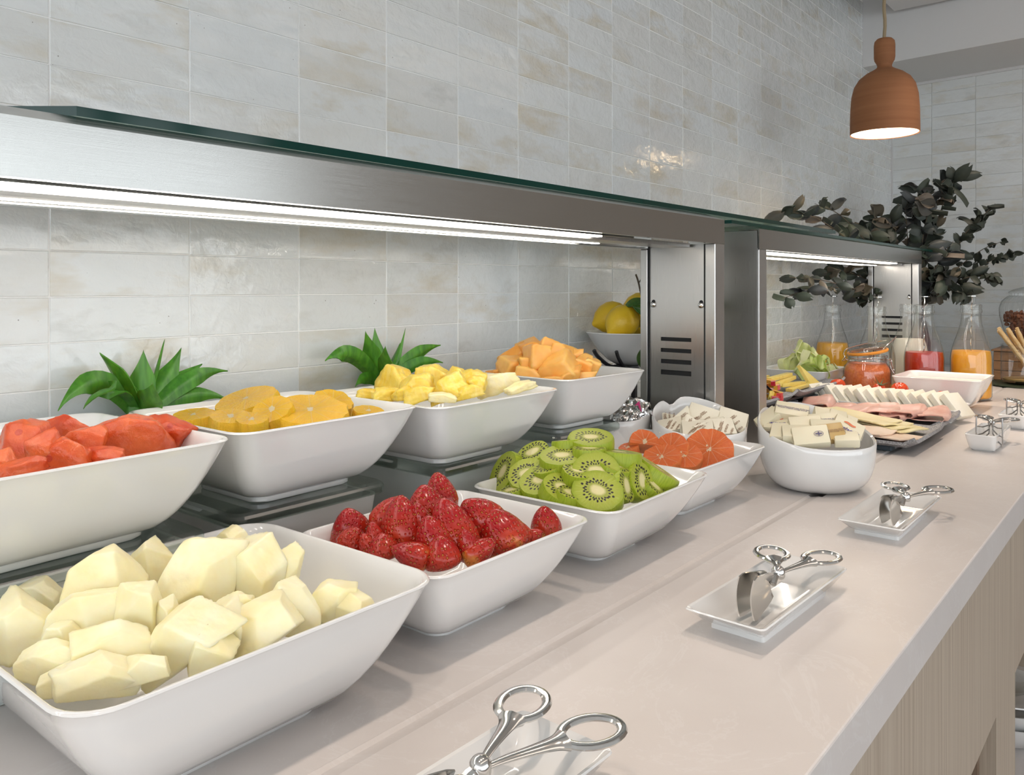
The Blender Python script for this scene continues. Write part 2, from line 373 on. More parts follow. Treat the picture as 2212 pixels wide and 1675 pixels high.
def join(*bms):
    out = bmesh.new()
    for b in bms:
        me = bpy.data.meshes.new('tmp'); b.to_mesh(me); b.free(); out.from_mesh(me); bpy.data.meshes.remove(me)
    return out
def rings(rs, cap0=True, cap1=True, closed=True):
    bm = bmesh.new(); prev = None; first = None
    for r in rs:
        vs = [bm.verts.new(p) for p in r]
        if prev is not None:
            n = len(vs)
            for i in range(n if closed else n-1):
                j = (i+1) % n
                bm.faces.new((prev[i], prev[j], vs[j], vs[i]))
        else: first = vs
        prev = vs
    if cap0: bm.faces.new(list(reversed(first)))
    if cap1: bm.faces.new(prev)
    return bm
def lathe(prof, n=32, cap0=True, cap1=True):
    return rings([[(r*cos(2*pi*i/n), r*sin(2*pi*i/n), z) for i in range(n)] for r, z in prof], cap0, cap1)
def tube(pts, rad, n=8, cap=True, closed=False, flat=1.0):
    pts = [Vector(p) for p in pts]; m = len(pts); rr = rad if isinstance(rad, (list, tuple)) else [rad]*m
    out = []; up = Vector((0, 0, 1))
    for i, p in enumerate(pts):
        if closed: d = pts[(i+1) % m] - pts[i-1]
        else: d = pts[min(i+1, m-1)] - pts[max(i-1, 0)]
        d.normalize(); u = up if abs(d.z) < .95 else Vector((1, 0, 0))
        a = d.cross(u).normalized(); b = a.cross(d).normalized()
        out.append([tuple(p + a*rr[i]*cos(2*pi*k/n) + b*rr[i]*flat*sin(2*pi*k/n)) for k in range(n)])
    if closed: out.append(out[0]); return weld(rings(out, False, False))
    return rings(out, cap, cap)
def weld(bm, d=1e-6):
    bmesh.ops.remove_doubles(bm, verts=bm.verts[:], dist=d); return bm
def rrect(hx, hy, r, z, n=8, cx=0, cy=0):
    r = min(r, hx*.98, hy*.98); out = []
    for qx, qy, a0 in ((1, 1, 0), (-1, 1, pi/2), (-1, -1, pi), (1, -1, 3*pi/2)):
        for k in range(n+1):
            a = a0 + (pi/2)*k/n
            out.append((cx + qx*(hx-r) + r*cos(a), cy + qy*(hy-r) + r*sin(a), z))
    return out
def spline(pts, n=8):
    out = []; P = [Vector(p) for p in pts]; P = [2*P[0]-P[1]] + P + [2*P[-1]-P[-2]]
    for i in range(1, len(P)-2):
        for k in range(n):
            t = k/n; a, b, c, d = P[i-1:i+3]
            out.append(.5*((2*b) + (c-a)*t + (2*a-5*b+4*c-d)*t*t + (3*b-a-3*c+d)*t**3))
    out.append(P[-2]); return out
def transform(bm, M): bmesh.ops.transform(bm, matrix=M, verts=bm.verts[:]); return bm
def sheet(nx, ny, f, thick=.0012):
    top = [[Vector(f(i/nx, j/ny)) for i in range(nx+1)] for j in range(ny+1)]
    bm = bmesh.new(); nrm = {}
    def N(j, i):
        a = top[j][min(i+1, nx)] - top[j][max(i-1, 0)]; b = top[min(j+1, ny)][i] - top[max(j-1, 0)][i]
        c = a.cross(b); return c.normalized() if c.length > 1e-12 else Vector((0, 0, 1))
    A = [[bm.verts.new(top[j][i] + N(j, i)*thick/2) for i in range(nx+1)] for j in range(ny+1)]
    B = [[bm.verts.new(top[j][i] - N(j, i)*thick/2) for i in range(nx+1)] for j in range(ny+1)]
    for j in range(ny):
        for i in range(nx):
            bm.faces.new((A[j][i], A[j][i+1], A[j+1][i+1], A[j+1][i])); bm.faces.new((B[j][i], B[j+1][i], B[j+1][i+1], B[j][i+1]))
    for i in range(nx):
        bm.faces.new((A[0][i], B[0][i], B[0][i+1], A[0][i+1])); bm.faces.new((A[ny][i], A[ny][i+1], B[ny][i+1], B[ny][i]))
    for j in range(ny):
        bm.faces.new((A[j][0], A[j+1][0], B[j+1][0], B[j][0])); bm.faces.new((A[j][nx], B[j][nx], B[j+1][nx], A[j+1][nx]))
    return bm
# ------------------------------------------------------------------ measured placements, metres
MELON = [
(0.243, 0.5564, 0.1026, 0.0944, -0.2092, -0.8342, 0.045, 0.03, 0.0324, 100, 'flat sided melon wedge at the back rim of the nearest bowl'),
(0.2808, 0.57, 0.0935, -0.0816, 0.4281, -1.088, 0.0303, 0.0224, 0.0333, 101, 'melon chunk at the back rim, right of the flat wedge'),
(0.2892, 0.5145, 0.0934, 0.3235, 0.3266, -0.5066, 0.0498, 0.0369, 0.0441, 102, 'largest melon chunk with a stringy yellow seed hollow, top centre of the heap'),
(0.3541, 0.5819, 0.0878, -0.0881, -0.1646, -1.2227, 0.0295, 0.0218, 0.0303, 103, 'pointed melon chunk at the very back of the heap'),
(0.3227, 0.4988, 0.0924, 0.0256, -0.1283, -1.2881, 0.0368, 0.0273, 0.0457, 104, 'tall melon wedge beside the seed hollow'),
(0.3437, 0.4949, 0.0918, -0.3015, 0.5504, -1.3835, 0.0228, 0.0169, 0.0274, 105, 'slanting melon sliver behind the tall wedge'),
(0.321, 0.4534, 0.0835, -0.0872, 0.1729, -0.7446, 0.0349, 0.0258, 0.0349, 106, 'square ended melon chunk right of the heap centre'),
(0.3468, 0.4447, 0.0805, 0.0877, 0.2584, -0.7168, 0.0288, 0.0213, 0.0273, 107, 'melon chunk low at the far right of the heap'),
(0.3532, 0.4337, 0.0766, 0.1795, -0.3164, -1.3333, 0.0315, 0.0199, 0.0215, 108, 'rounded melon chunk touching the right inner wall'),
(0.2216, 0.5996, 0.0831, 0.0356, -0.3406, -1.111, 0.0318, 0.0201, 0.0217, 109, 'half hidden melon chunk at the left back of the heap'),
(0.1989, 0.5631, 0.0805, 0.1101, -0.0685, -1.0762, 0.0373, 0.0276, 0.032, 110, 'blunt melon chunk at the left end of the heap'),
(0.2231, 0.5245, 0.0867, -0.1716, 0.0, -0.9345, 0.0485, 0.0328, 0.0354, 111, 'blocky melon chunk with a torn edge, left of centre'),
(0.2402, 0.4978, 0.0907, 0.1373, -0.0698, -0.8406, 0.0263, 0.0194, 0.0381, 112, 'narrow upright melon wedge left of the long slab'),
(0.2469, 0.462, 0.0836, -0.0044, -0.6514, -1.1007, 0.0578, 0.0279, 0.0302, 113, 'long melon slab slanting up in the front middle'),
(0.1906, 0.4995, 0.0796, 0.2252, -0.0695, -0.982, 0.0463, 0.0169, 0.0183, 114, 'low flat melon piece along the left front edge'),
(0.2144, 0.4779, 0.0838, 0.0279, -0.1269, -0.4488, 0.0417, 0.0204, 0.0221, 115, 'melon piece behind the foremost one'),
(0.2014, 0.4623, 0.0795, 0.1977, 0.0653, -0.5176, 0.047, 0.0185, 0.02, 116, 'foremost melon piece against the front rim'),
(0.2913, 0.4491, 0.081, -0.1355, -0.5547, -1.0102, 0.049, 0.0282, 0.0305, 117, 'melon piece leaning on the right front rim'),
(0.2522, 0.4421, 0.0798, -0.0672, -0.6042, -0.7129, 0.0273, 0.0196, 0.0211, 118, 'small melon piece between the slab and the front rim'),
(0.2523, 0.4841, 0.0917, -0.0923, -0.3462, -1.0134, 0.0145, 0.014, 0.0198, 119, 'melon sliver wedged behind the long slab'),
(0.2887, 0.464, 0.0893, -0.064, 0.5216, -0.978, 0.0177, 0.014, 0.0204, 120, 'small melon sliver under the seed hollow'),
(0.2058, 0.5193, 0.0839, -0.1041, 0.0, -1.0886, 0.0255, 0.0222, 0.0191, 121, 'melon chunk deep under the blocky one'),
(0.1891, 0.4772, 0.0784, 0.1836, -0.0872, -0.9191, 0.0271, 0.014, 0.0141, 122, 'small melon piece at the left front corner under the foremost one'),
(0.2189, 0.4489, 0.081, -0.129, -0.261, -0.8006, 0.0274, 0.014, 0.0143, 123, 'small melon piece at the front rim, right of the foremost one'),
(0.2801, 0.4626, 0.0848, -0.0227, 0.0, -1.0807, 0.0344, 0.0306, 0.0265, 124, 'melon chunk deep in the middle of the bowl')]
STRAWBERRY = [
(0.4721, 0.5791, 0.0753, 0.2087, -0.1377, -1.0493, 0.0401, 0.0334, 0.0418, 200, 'pale shouldered strawberry alone at the left end of the bowl'),
(0.4557, 0.5532, 0.0749, 0.1086, 0.5147, -1.0834, 0.0294, 0.0233, 0.0224, 201, 'orange based strawberry tucked below the leftmost one'),
(0.4595, 0.5307, 0.081, 0.0573, -0.2094, -0.888, 0.0198, 0.0165, 0.028, 202, 'small dark strawberry left of the big front one'),
(0.4893, 0.5444, 0.0921, 0.0935, 0.482, -0.7006, 0.0333, 0.0278, 0.0352, 203, 'bright strawberry leaning left behind the big front one'),
(0.4827, 0.522, 0.0892, -0.139, -0.1386, -1.004, 0.04, 0.0333, 0.049, 204, 'big dark red strawberry with an orange flank, left of centre'),
(0.491, 0.5091, 0.0961, 0.1812, -0.2365, -1.1398, 0.0201, 0.0168, 0.0247, 205, 'small greenish seeded strawberry peeking out of the heap centre'),
(0.5114, 0.5233, 0.0996, -0.1634, -0.2093, -0.9169, 0.0366, 0.0305, 0.0353, 206, 'rounded orange red strawberry high on the heap'),
(0.5403, 0.5334, 0.1029, -0.1692, -0.2379, -0.6462, 0.0315, 0.0263, 0.0384, 207, 'topmost strawberry, tip pointing up'),
(0.5028, 0.4806, 0.088, -0.0872, -0.2789, -0.9344, 0.0409, 0.0341, 0.0555, 208, 'largest upright strawberry in the heap centre'),
(0.4823, 0.4856, 0.085, 0.0087, -0.3828, -0.7976, 0.0343, 0.0286, 0.036, 209, 'strawberry with a glossy glint in front of the largest one'),
(0.4562, 0.5177, 0.0763, -0.1331, -0.2613, -0.8188, 0.0284, 0.0237, 0.0231, 210, 'small rounded strawberry in the left front row'),
(0.4581, 0.4858, 0.0763, 0.217, -1.1995, -1.2439, 0.0248, 0.0206, 0.0337, 211, 'strawberry lying on its side in the front row'),
(0.4753, 0.4676, 0.077, -0.1522, -0.243, -0.9875, 0.032, 0.0267, 0.0281, 212, 'yellow based strawberry at the front corner of the bowl'),
(0.5359, 0.4808, 0.0921, 0.3465, -0.5121, -1.1116, 0.0409, 0.034, 0.0379, 213, 'green tinged strawberry at the back right of the heap'),
(0.5428, 0.4628, 0.0803, -0.288, -0.4354, -0.5755, 0.0466, 0.0388, 0.045, 214, 'wide strawberry slumped to the right of the heap'),
(0.5034, 0.4499, 0.0748, -0.5711, 0.9506, -1.3866, 0.0223, 0.0186, 0.0315, 215, 'small strawberry lying against the front rim'),
(0.5587, 0.4516, 0.0781, 0.0708, -0.5195, -0.7427, 0.019, 0.0159, 0.0229, 216, 'strawberry tip showing behind the wide slumped one'),
(0.6055, 0.4585, 0.0748, 0.0586, -0.067, -1.1678, 0.03, 0.025, 0.0306, 217, 'lone strawberry at the right end of the bowl'),
(0.569, 0.4455, 0.0729, -0.4641, 0.9748, -1.4334, 0.0144, 0.014, 0.02, 218, 'little strawberry between the lone one and the slumped one'),
(0.4977, 0.458, 0.08, 0.228, -0.1739, -0.7957, 0.0223, 0.0186, 0.0287, 219, 'strawberry deep between the largest and the front ones'),
(0.4527, 0.5313, 0.0762, 0.2036, -0.3453, -1.0346, 0.0197, 0.0164, 0.0219, 220, 'strawberry half buried in the left front')]
KIWI = [
(0.762, 0.5135, 0.1178, 0.2408, 0.0, -0.9779, 0.0507, 0.0, 0.018, 400, 'topmost kiwi slice of the heap'),
(0.7208, 0.523, 0.1029, 0.2755, -0.0519, -0.9574, 0.0493, 0.0, 0.018, 401, 'kiwi slice on the upper left shoulder of the heap'),
(0.7633, 0.478, 0.1048, -0.1065, 0.0815, -1.0121, 0.0496, 0.0, 0.018, 402, 'kiwi slice seen from its green edge, upper right'),
(0.7462, 0.5338, 0.1129, -0.1516, -0.0985, -0.9342, 0.0356, 0.0, 0.018, 403, 'kiwi slice peeking out under the topmost one'),
(0.735, 0.5717, 0.0993, 0.4536, -0.4084, -0.9874, 0.0379, 0.0, 0.018, 404, 'kiwi slice at the back left of the heap'),
(0.7143, 0.5945, 0.0799, 0.1908, -1.0594, -0.6066, 0.0498, 0.0, 0.018, 405, 'kiwi slice tilted on the far left edge'),
(0.7013, 0.5548, 0.0843, 0.6862, -0.2708, -0.9433, 0.0429, 0.0, 0.018, 406, 'kiwi slice behind the slanted front left one'),
(0.6949, 0.531, 0.0819, 0.4861, -0.3691, -0.7771, 0.0468, 0.0, 0.018, 407, 'slanted kiwi slice at the left front'),
(0.7211, 0.4792, 0.0947, 0.8078, 0.0, -0.9843, 0.0509, 0.0, 0.018, 408, 'kiwi slice facing forward in the heap centre'),
(0.7038, 0.466, 0.0789, 0.631, 0.2843, -1.3148, 0.0534, 0.0, 0.018, 409, 'biggest kiwi slice, foremost against the rim'),
(0.6898, 0.5041, 0.0783, 0.6087, 0.1354, -0.516, 0.0425, 0.0, 0.018, 410, 'kiwi slice lying low between the two front ones'),
(0.7326, 0.4572, 0.0834, 0.7459, -1.1315, 0.9042, 0.0348, 0.0, 0.018, 411, 'narrow kiwi slice on edge right of the foremost one'),
(0.7624, 0.4552, 0.0837, 0.8473, -1.0227, 0.6158, 0.0421, 0.0, 0.018, 412, 'kiwi slice standing on edge at the right front'),
(0.8068, 0.4584, 0.0834, -0.184, 0.5375, -1.204, 0.0557, 0.0, 0.018, 413, 'kiwi slice sliding down the right flank, edge outward'),
(0.6828, 0.5595, 0.0671, 0.0903, -0.3242, -0.8535, 0.0327, 0.0, 0.018, 414, 'small kiwi slice end at the left front rim'),
(0.7386, 0.4997, 0.11, 0.0041, 0.0, -0.976, 0.0362, 0.0, 0.018, 415, 'kiwi slice sandwiched beneath the topmost one'),
(0.7783, 0.4478, 0.0729, 0.1698, 0.7422, -1.0673, 0.0328, 0.0, 0.018, 416, 'shaded kiwi slice at the right rim'),
(0.7099, 0.4945, 0.0936, 0.3682, 0.1103, -0.9206, 0.0351, 0.0, 0.018, 417, 'shaded kiwi slice inside the heap'),
(0.7392, 0.4711, 0.0964, 0.1637, 0.3319, -0.9517, 0.037, 0.0, 0.018, 418, 'shaded kiwi slice under the green edged one'),
(0.6867, 0.4885, 0.074, 0.2078, 0.2164, -0.9086, 0.0311, 0.0, 0.018, 419, 'kiwi slice end sunk at the front rim'),
(0.7079, 0.528, 0.0939, 0.2761, -0.329, -1.0192, 0.0375, 0.0, 0.018, 420, 'kiwi slice under the left shoulder one')]
GRAPEFRUIT = [
(1.0129, 0.4904, 0.0734, 0.8305, 0.2478, -1.1818, 0.0672, 0.0, 0.014, 500, 'grapefruit wheel with a white core facing forward'),
(0.9587, 0.5179, 0.079, 0.689, -0.5862, -0.8097, 0.0494, 0.0, 0.014, 501, 'grapefruit slice left of the wheel'),
(0.95, 0.5555, 0.0813, 0.7849, 0.1089, -0.9341, 0.0418, 1.0, 0.022, 502, 'thick grapefruit piece at the back left'),
(0.9329, 0.5173, 0.0705, 0.4613, -0.1414, -1.0135, 0.0516, 0.0, 0.014, 503, 'grapefruit slice lying low at the front rim'),
(0.9349, 0.568, 0.0755, 0.2282, -0.1953, -1.0691, 0.0284, 0.0, 0.014, 504, 'grapefruit bit behind the kiwi heap'),
(0.9558, 0.4979, 0.0722, 0.5868, 0.0839, -1.0352, 0.0486, 0.0, 0.014, 505, 'grapefruit slice sunk between the wheel and its neighbour')]
WATERMELON = [
(0.3053, 0.6524, 0.1751, 0.2689, 0.0988, -0.5431, 0.063, 0.0286, 0.0352, 600, 'largest watermelon piece, right of the middle'),
(0.3404, 0.664, 0.171, 0.2165, 0.5247, -0.4945, 0.0373, 0.0212, 0.0262, 601, 'pale faced watermelon piece at the right end of the bowl'),
(0.2718, 0.682, 0.1827, -0.3308, 0.3386, -1.1362, 0.0344, 0.0145, 0.018, 602, 'watermelon piece behind the two front ones'),
(0.2326, 0.6641, 0.1795, -0.0261, -0.3484, -0.9475, 0.0403, 0.0261, 0.0326, 603, 'big watermelon piece at the left, seeds on its top edge'),
(0.235, 0.6379, 0.1766, -0.0251, -0.6107, -0.856, 0.0245, 0.0159, 0.0198, 604, 'dark watermelon piece leaning left of the front block'),
(0.2476, 0.6257, 0.1736, 0.0129, -0.1743, -0.8303, 0.0328, 0.0188, 0.0232, 605, 'square watermelon block at the front rim'),
(0.212, 0.6131, 0.1701, 0.0735, -0.1358, -0.6439, 0.0302, 0.014, 0.0109, 606, 'watermelon piece low at the left front rim'),
(0.2664, 0.6431, 0.1777, -0.0559, -0.1735, -0.7715, 0.0328, 0.0162, 0.02, 607, 'watermelon piece with a round seed pit, behind the front block'),
(0.2671, 0.612, 0.1704, 0.2534, -0.0857, -1.0715, 0.0346, 0.014, 0.0125, 608, 'watermelon piece sunk under the largest one'),
(0.2081, 0.6304, 0.1738, -0.0548, -0.5172, -1.0532, 0.0157, 0.014, 0.0157, 609, 'watermelon piece cut by the left picture border')]
ORANGE = [
(0.4193, 0.755, 0.1619, 0.1392, -0.05, -0.5136, 0.0427, 0.0, 0.015, 700, 'flat orange slice at the left end of the bowl'),
(0.4256, 0.6994, 0.1636, 0.2209, 0.0424, -0.5047, 0.041, 0.0, 0.018, 701, 'orange slice with a white pith spot at the left front'),
(0.4794, 0.7525, 0.1667, 0.2051, -0.2689, -0.5248, 0.0669, 0.0, 0.026, 702, 'long thick orange slice leaning up at the back'),
(0.4664, 0.6882, 0.1673, 0.4662, -0.3225, -0.5285, 0.0423, 0.0, 0.02, 703, 'orange wedge in the middle of the bowl'),
(0.4957, 0.6705, 0.1648, 0.2858, 0.0566, -0.651, 0.0776, 0.0, 0.018, 704, 'widest orange wheel with a white star core'),
(0.5386, 0.6931, 0.1652, 0.4424, 0.1254, -0.4954, 0.0454, 0.0, 0.024, 705, 'thick orange slice behind the widest wheel'),
(0.5541, 0.651, 0.1601, 0.1554, 0.0988, -0.6902, 0.0343, 0.0, 0.015, 706, 'orange slice alone at the right end of the bowl'),
(0.4347, 0.6776, 0.1638, 0.2621, 0.0, -0.5704, 0.0312, 0.0, 0.015, 707, 'shaded orange slice in the gap before the middle wedge')]
PINEAPPLE = [
(0.683, 0.7496, 0.1792, -0.0589, 0.1262, -1.3254, 0.0475, 0.0354, 0.0339, 300, 'rounded golden pineapple chunk, highest at the left'),
(0.6691, 0.7015, 0.1758, -0.1817, -0.3491, -0.885, 0.0413, 0.0294, 0.0283, 301, 'pineapple chunk with a pale torn face'),
(0.7213, 0.7221, 0.1821, -0.113, -0.0828, -1.2042, 0.039, 0.0325, 0.0321, 302, 'pineapple chunk with a brown eye at the top'),
(0.6928, 0.6678, 0.1762, -0.0918, -0.4351, -0.9618, 0.0412, 0.0293, 0.0282, 303, 'ridged pineapple chunk in the middle front'),
(0.7324, 0.6884, 0.1814, -0.2096, 0.324, -1.2769, 0.0318, 0.0265, 0.0272, 304, 'pineapple chunk with a dark speck, upper middle'),
(0.7292, 0.6625, 0.1773, 0.2683, -0.2499, -1.1907, 0.0334, 0.0232, 0.0223, 305, 'pineapple chunk before the pale one'),
(0.6403, 0.7528, 0.1663, -0.2306, 0.0, -0.475, 0.0288, 0.014, 0.0133, 306, 'small amber pineapple piece alone at the left'),
(0.7736, 0.6649, 0.173, -0.0215, -0.309, -0.6927, 0.0531, 0.0264, 0.0254, 307, 'largest pale core pineapple piece at the right'),
(0.6421, 0.7166, 0.1691, 0.0834, 0.0, -0.5227, 0.0346, 0.0158, 0.0151, 308, 'low pineapple piece at the left front rim'),
(0.6521, 0.678, 0.1713, 0.0897, -0.2616, -0.8363, 0.0361, 0.0177, 0.017, 309, 'flat pineapple piece in the front row'),
(0.6612, 0.6482, 0.1696, 0.0972, 0.0, -0.9831, 0.0315, 0.014, 0.0105, 310, 'pale pineapple end sunk at the front rim'),
(0.6981, 0.6424, 0.1716, -0.0679, -0.1671, -0.5843, 0.0323, 0.0157, 0.0151, 311, 'pineapple piece low under the upper middle ones'),
(0.7802, 0.6286, 0.172, 0.07, -0.193, -0.4765, 0.0365, 0.014, 0.0103, 312, 'thin pale pineapple strip at the right end'),
(0.6482, 0.6967, 0.1712, -0.1652, 0.0, -0.4459, 0.03, 0.0178, 0.0171, 313, 'pineapple piece low between the left ones')]
CANTALOUPE = [
(0.9538, 0.7785, 0.1856, -0.1644, -0.3961, -0.4227, 0.0417, 0.0367, 0.0362, 800, 'cantaloupe cube on the left slope of the heap'),
(0.9675, 0.7611, 0.1987, -0.0417, -0.3168, -0.4316, 0.039, 0.0337, 0.0306, 801, 'cantaloupe cube at the upper left of the heap'),
(0.9618, 0.7259, 0.2054, -0.0946, 0.2576, -0.6968, 0.03, 0.0264, 0.0246, 802, 'small cantaloupe cube at the peak'),
(0.9367, 0.7163, 0.1878, -0.136, 0.2376, -0.439, 0.0478, 0.042, 0.0425, 803, 'large light cantaloupe cube in the middle front'),
(0.957, 0.6941, 0.1964, -0.0715, 0.1702, -1.1065, 0.04, 0.0323, 0.0294, 804, 'cantaloupe cube right of the peak'),
(0.9676, 0.6771, 0.1949, -0.1073, 0.169, -0.6258, 0.0187, 0.0165, 0.0187, 805, 'cantaloupe corner behind the right upper cube'),
(0.922, 0.7575, 0.1738, 0.2136, -0.0826, -0.5531, 0.0431, 0.0356, 0.0324, 806, 'cantaloupe cube low on the left'),
(0.913, 0.7214, 0.1695, 0.0487, 0.0, -1.1835, 0.0395, 0.029, 0.0263, 807, 'cantaloupe block at the lower left front'),
(0.9309, 0.6842, 0.1754, 0.1854, -0.469, -1.3809, 0.0571, 0.0457, 0.0415, 808, 'largest cantaloupe piece slanting at the front'),
(0.9624, 0.6645, 0.1804, 0.1581, 0.1599, -1.2968, 0.0317, 0.0279, 0.0317, 809, 'cantaloupe cube on the right slope'),
(0.9683, 0.6581, 0.1766, 0.1977, 0.4356, -0.9443, 0.0264, 0.0233, 0.037, 810, 'rounded cantaloupe piece at the right end'),
(0.9149, 0.7849, 0.1626, 0.1382, -0.1687, -0.6194, 0.0302, 0.0212, 0.0192, 811, 'lone cantaloupe piece at the far left'),
(0.9433, 0.6513, 0.1664, -0.1614, -0.167, -1.1793, 0.0363, 0.0185, 0.0169, 812, 'flat cantaloupe piece at the right front rim'),
(0.9213, 0.728, 0.1795, -0.166, 0.0, -0.7902, 0.0293, 0.0257, 0.0239, 813, 'cantaloupe cube inside the heap'),
(0.9062, 0.6719, 0.1658, -0.064, -0.0853, -0.6701, 0.0308, 0.014, 0.0115, 814, 'cantaloupe piece sunk at the front rim'),
(0.9274, 0.6607, 0.17, 0.2188, 0.0, -0.8558, 0.0283, 0.0227, 0.0206, 815, 'cantaloupe cube in the shade of the largest piece')]
BUTTER = [
(1.2105, 0.4522, 0.1053, 0.5665, 0.1337, -1.2366, 0.0474, 0.0282, 0.017, 12, 'butter portion on top at the back, two lines of print'),
(1.2101, 0.4568, 0.0981, 0.8372, 0.0324, -1.2391, 0.0474, 0.0255, 0.017, 22, 'long butter portion lying below the top one'),
(1.195, 0.4666, 0.0865, 0.5123, -0.0075, -1.434, 0.0365, 0.0328, 0.017, 11, 'butter portion with blue script and orange emblem at the left rim'),
(1.1612, 0.4446, 0.0815, 0.552, -0.019, -1.3807, 0.0365, 0.031, 0.0157, 30, 'plain butter portion under the blue script one at the left'),
(1.1832, 0.4218, 0.0913, 0.7321, -0.0742, -0.9948, 0.0456, 0.0274, 0.017, 40, 'folded butter portion slanting in the middle'),
(1.2055, 0.4023, 0.0949, 0.7431, -0.0953, -1.0721, 0.0419, 0.0274, 0.017, 32, 'butter portion with grey print in the middle of the heap'),
(1.1862, 0.3936, 0.09, 0.5588, 0.0305, -1.0951, 0.0419, 0.0274, 0.0157, 50, 'butter portion under the grey printed middle one'),
(1.1576, 0.4052, 0.0814, 0.8664, -0.1391, -1.1168, 0.0493, 0.0292, 0.0157, 54, 'butter portion with an oval cross emblem at the front rim'),
(1.2092, 0.3717, 0.0875, 0.6574, 0.4371, -1.2571, 0.0419, 0.0346, 0.017, 61, 'butter portion with blue script at the right of the bowl'),
(1.1967, 0.4823, 0.0933, 0.457, -0.6861, -1.0574, 0.0365, 0.0274, 0.0157, 70, 'butter portion on edge at the left inner rim'),
(1.1756, 0.3833, 0.0867, 0.7992, -0.1447, -0.9747, 0.0365, 0.0274, 0.0131, 85, 'gold wrapped portion in the front gap'),
(1.1777, 0.362, 0.0808, 0.4718, -0.0579, -1.1597, 0.0328, 0.0219, 0.0131, 90, 'small butter portion corner at the right front rim'),
(1.2274, 0.401, 0.101, 0.43, 0.1712, -1.1265, 0.0456, 0.0274, 0.0157, 110, 'butter portion at the back right, behind the printed middle one'),
(1.2325, 0.3861, 0.0956, 0.5356, 0.3559, -1.2495, 0.0402, 0.0274, 0.0157, 120, 'butter portion above the right blue script one'),
(1.1609, 0.4234, 0.0828, 0.4764, -0.0387, -1.1463, 0.0456, 0.0274, 0.0157, 140, 'butter portion low in the front middle')]
TEA = [
(1.1289, 0.616, 0.089, 0.6574, -0.766, -1.0155, 0.034, 0.03, 0.012, 1, 'cheese portion leaning at the left of the notched bowl'),
(1.1275, 0.5889, 0.0915, 1.04, 0.2405, -1.3432, 0.05, 0.046, 0.014, 3, 'largest upright cheese wedge left of centre'),
(1.1075, 0.5664, 0.0861, 0.9112, -0.249, -0.8466, 0.056, 0.04, 0.014, 5, 'cheese wedge in front of the largest one'),
(1.1498, 0.5689, 0.0935, 0.8587, 0.2715, -1.209, 0.046, 0.036, 0.014, 2, 'cheese portion behind the front wedge'),
(1.1154, 0.5435, 0.0857, 0.617, 0.4074, -1.302, 0.04, 0.034, 0.012, 7, 'white tipped cheese wedge right of centre'),
(1.1369, 0.5384, 0.0888, 0.773, 0.5016, -1.9851, 0.04, 0.032, 0.012, 9, 'cheese wedge standing on edge right of centre'),
(1.1727, 0.5307, 0.0883, 0.8637, 0.2573, -1.1661, 0.044, 0.036, 0.014, 4, 'cheese portion at the right end of the notched bowl'),
(1.1016, 0.5964, 0.0826, 0.533, -0.2412, -1.0861, 0.036, 0.03, 0.012, 6, 'cheese portion low at the left front'),
(1.13, 0.5283, 0.0841, 0.7236, -0.0277, -0.7772, 0.04, 0.03, 0.012, 8, 'cheese portion low at the right front'),
(1.1028, 0.5525, 0.083, 0.5409, -0.0293, -1.0576, 0.046, 0.034, 0.012, 10, 'cheese portion low in the front middle')]
FOIL = [
(1.1125, 0.6946, 0.0922, 0.7036, -0.7704, -0.7139, 0.036, 0.034, 0.012, 501, 'foil portion against the cantaloupe bowl'),
(1.1357, 0.6938, 0.0913, 1.0483, -0.0705, -0.9818, 0.04, 0.034, 0.014, 502, 'crumpled foil portion in the middle of the small bowl'),
(1.1357, 0.6769, 0.0928, 1.0792, 0.3635, -1.052, 0.046, 0.04, 0.01, 503, 'foil portion with a pink triangular label'),
(1.1074, 0.6823, 0.0897, 0.6282, -0.4093, -0.8385, 0.036, 0.03, 0.012, 504, 'foil portion low at the left of the small bowl'),
(1.1147, 0.6725, 0.0881, 0.7072, 0.0, -1.028, 0.04, 0.03, 0.012, 505, 'foil portion low beside the pink label')]
BRANCHES = [
((-0.7577, 0.133, 0.492), 0.08, 9, 0.85, True),
((-0.7342, 0.136, 0.2659), 0.06, 11, 0.75, False),
((-0.7228, 0.1221, 0.3199), 0.03, 6, 0.7, True),
((-0.5798, 0.106, 0.5222), 0.07, 8, 0.85, True),
((-0.4114, 0.1375, 0.3363), 0.05, 9, 0.9, False),
((-0.3125, 0.0963, 0.4881), 0.06, 7, 0.9, True),
((-0.2473, 0.0959, 0.2541), 0.07, 9, 0.95, False),
((-0.1816, 0.0948, 0.4676), 0.03, 12, 1.0, False),
((-0.1061, 0.0818, 0.522), 0.03, 12, 1.0, False),
((-0.1271, 0.0287, 0.4961), 0.03, 10, 1.0, False),
((0.0082, 0.0218, 0.5562), 0.03, 7, 0.9, False),
((0.0366, -0.0125, 0.623), 0.06, 10, 0.95, True),
((-0.1137, -0.0661, 0.4081), 0.02, 9, 1.1, False),
((-0.0498, -0.065, 0.5533), 0.04, 12, 1.1, False),
((-0.0498, -0.065, 0.2676), 0.06, 9, 1.0, False),
((0.0886, -0.0756, 0.623), 0.05, 12, 1.0, True),
((-0.0134, -0.1091, 0.3247), 0.05, 9, 1.05, False),
((-0.0602, -0.1309, 0.4361), 0.02, 9, 1.1, False),
((0.059, -0.1183, 0.6459), 0.06, 14, 1.0, False),
((0.0321, -0.1642, 0.2676), 0.06, 9, 1.0, False),
((0.1072, -0.1767, 0.5147), 0.03, 8, 0.9, True),
((0.1351, -0.2104, 0.5584), 0.03, 11, 0.9, False),
((0.0821, -0.2248, 0.3247), 0.05, 10, 1.0, False),
((0.2115, -0.2245, 0.4448), 0.04, 9, 0.55, False),
((0.1768, -0.261, 0.4054), 0.03, 11, 0.62, False)]
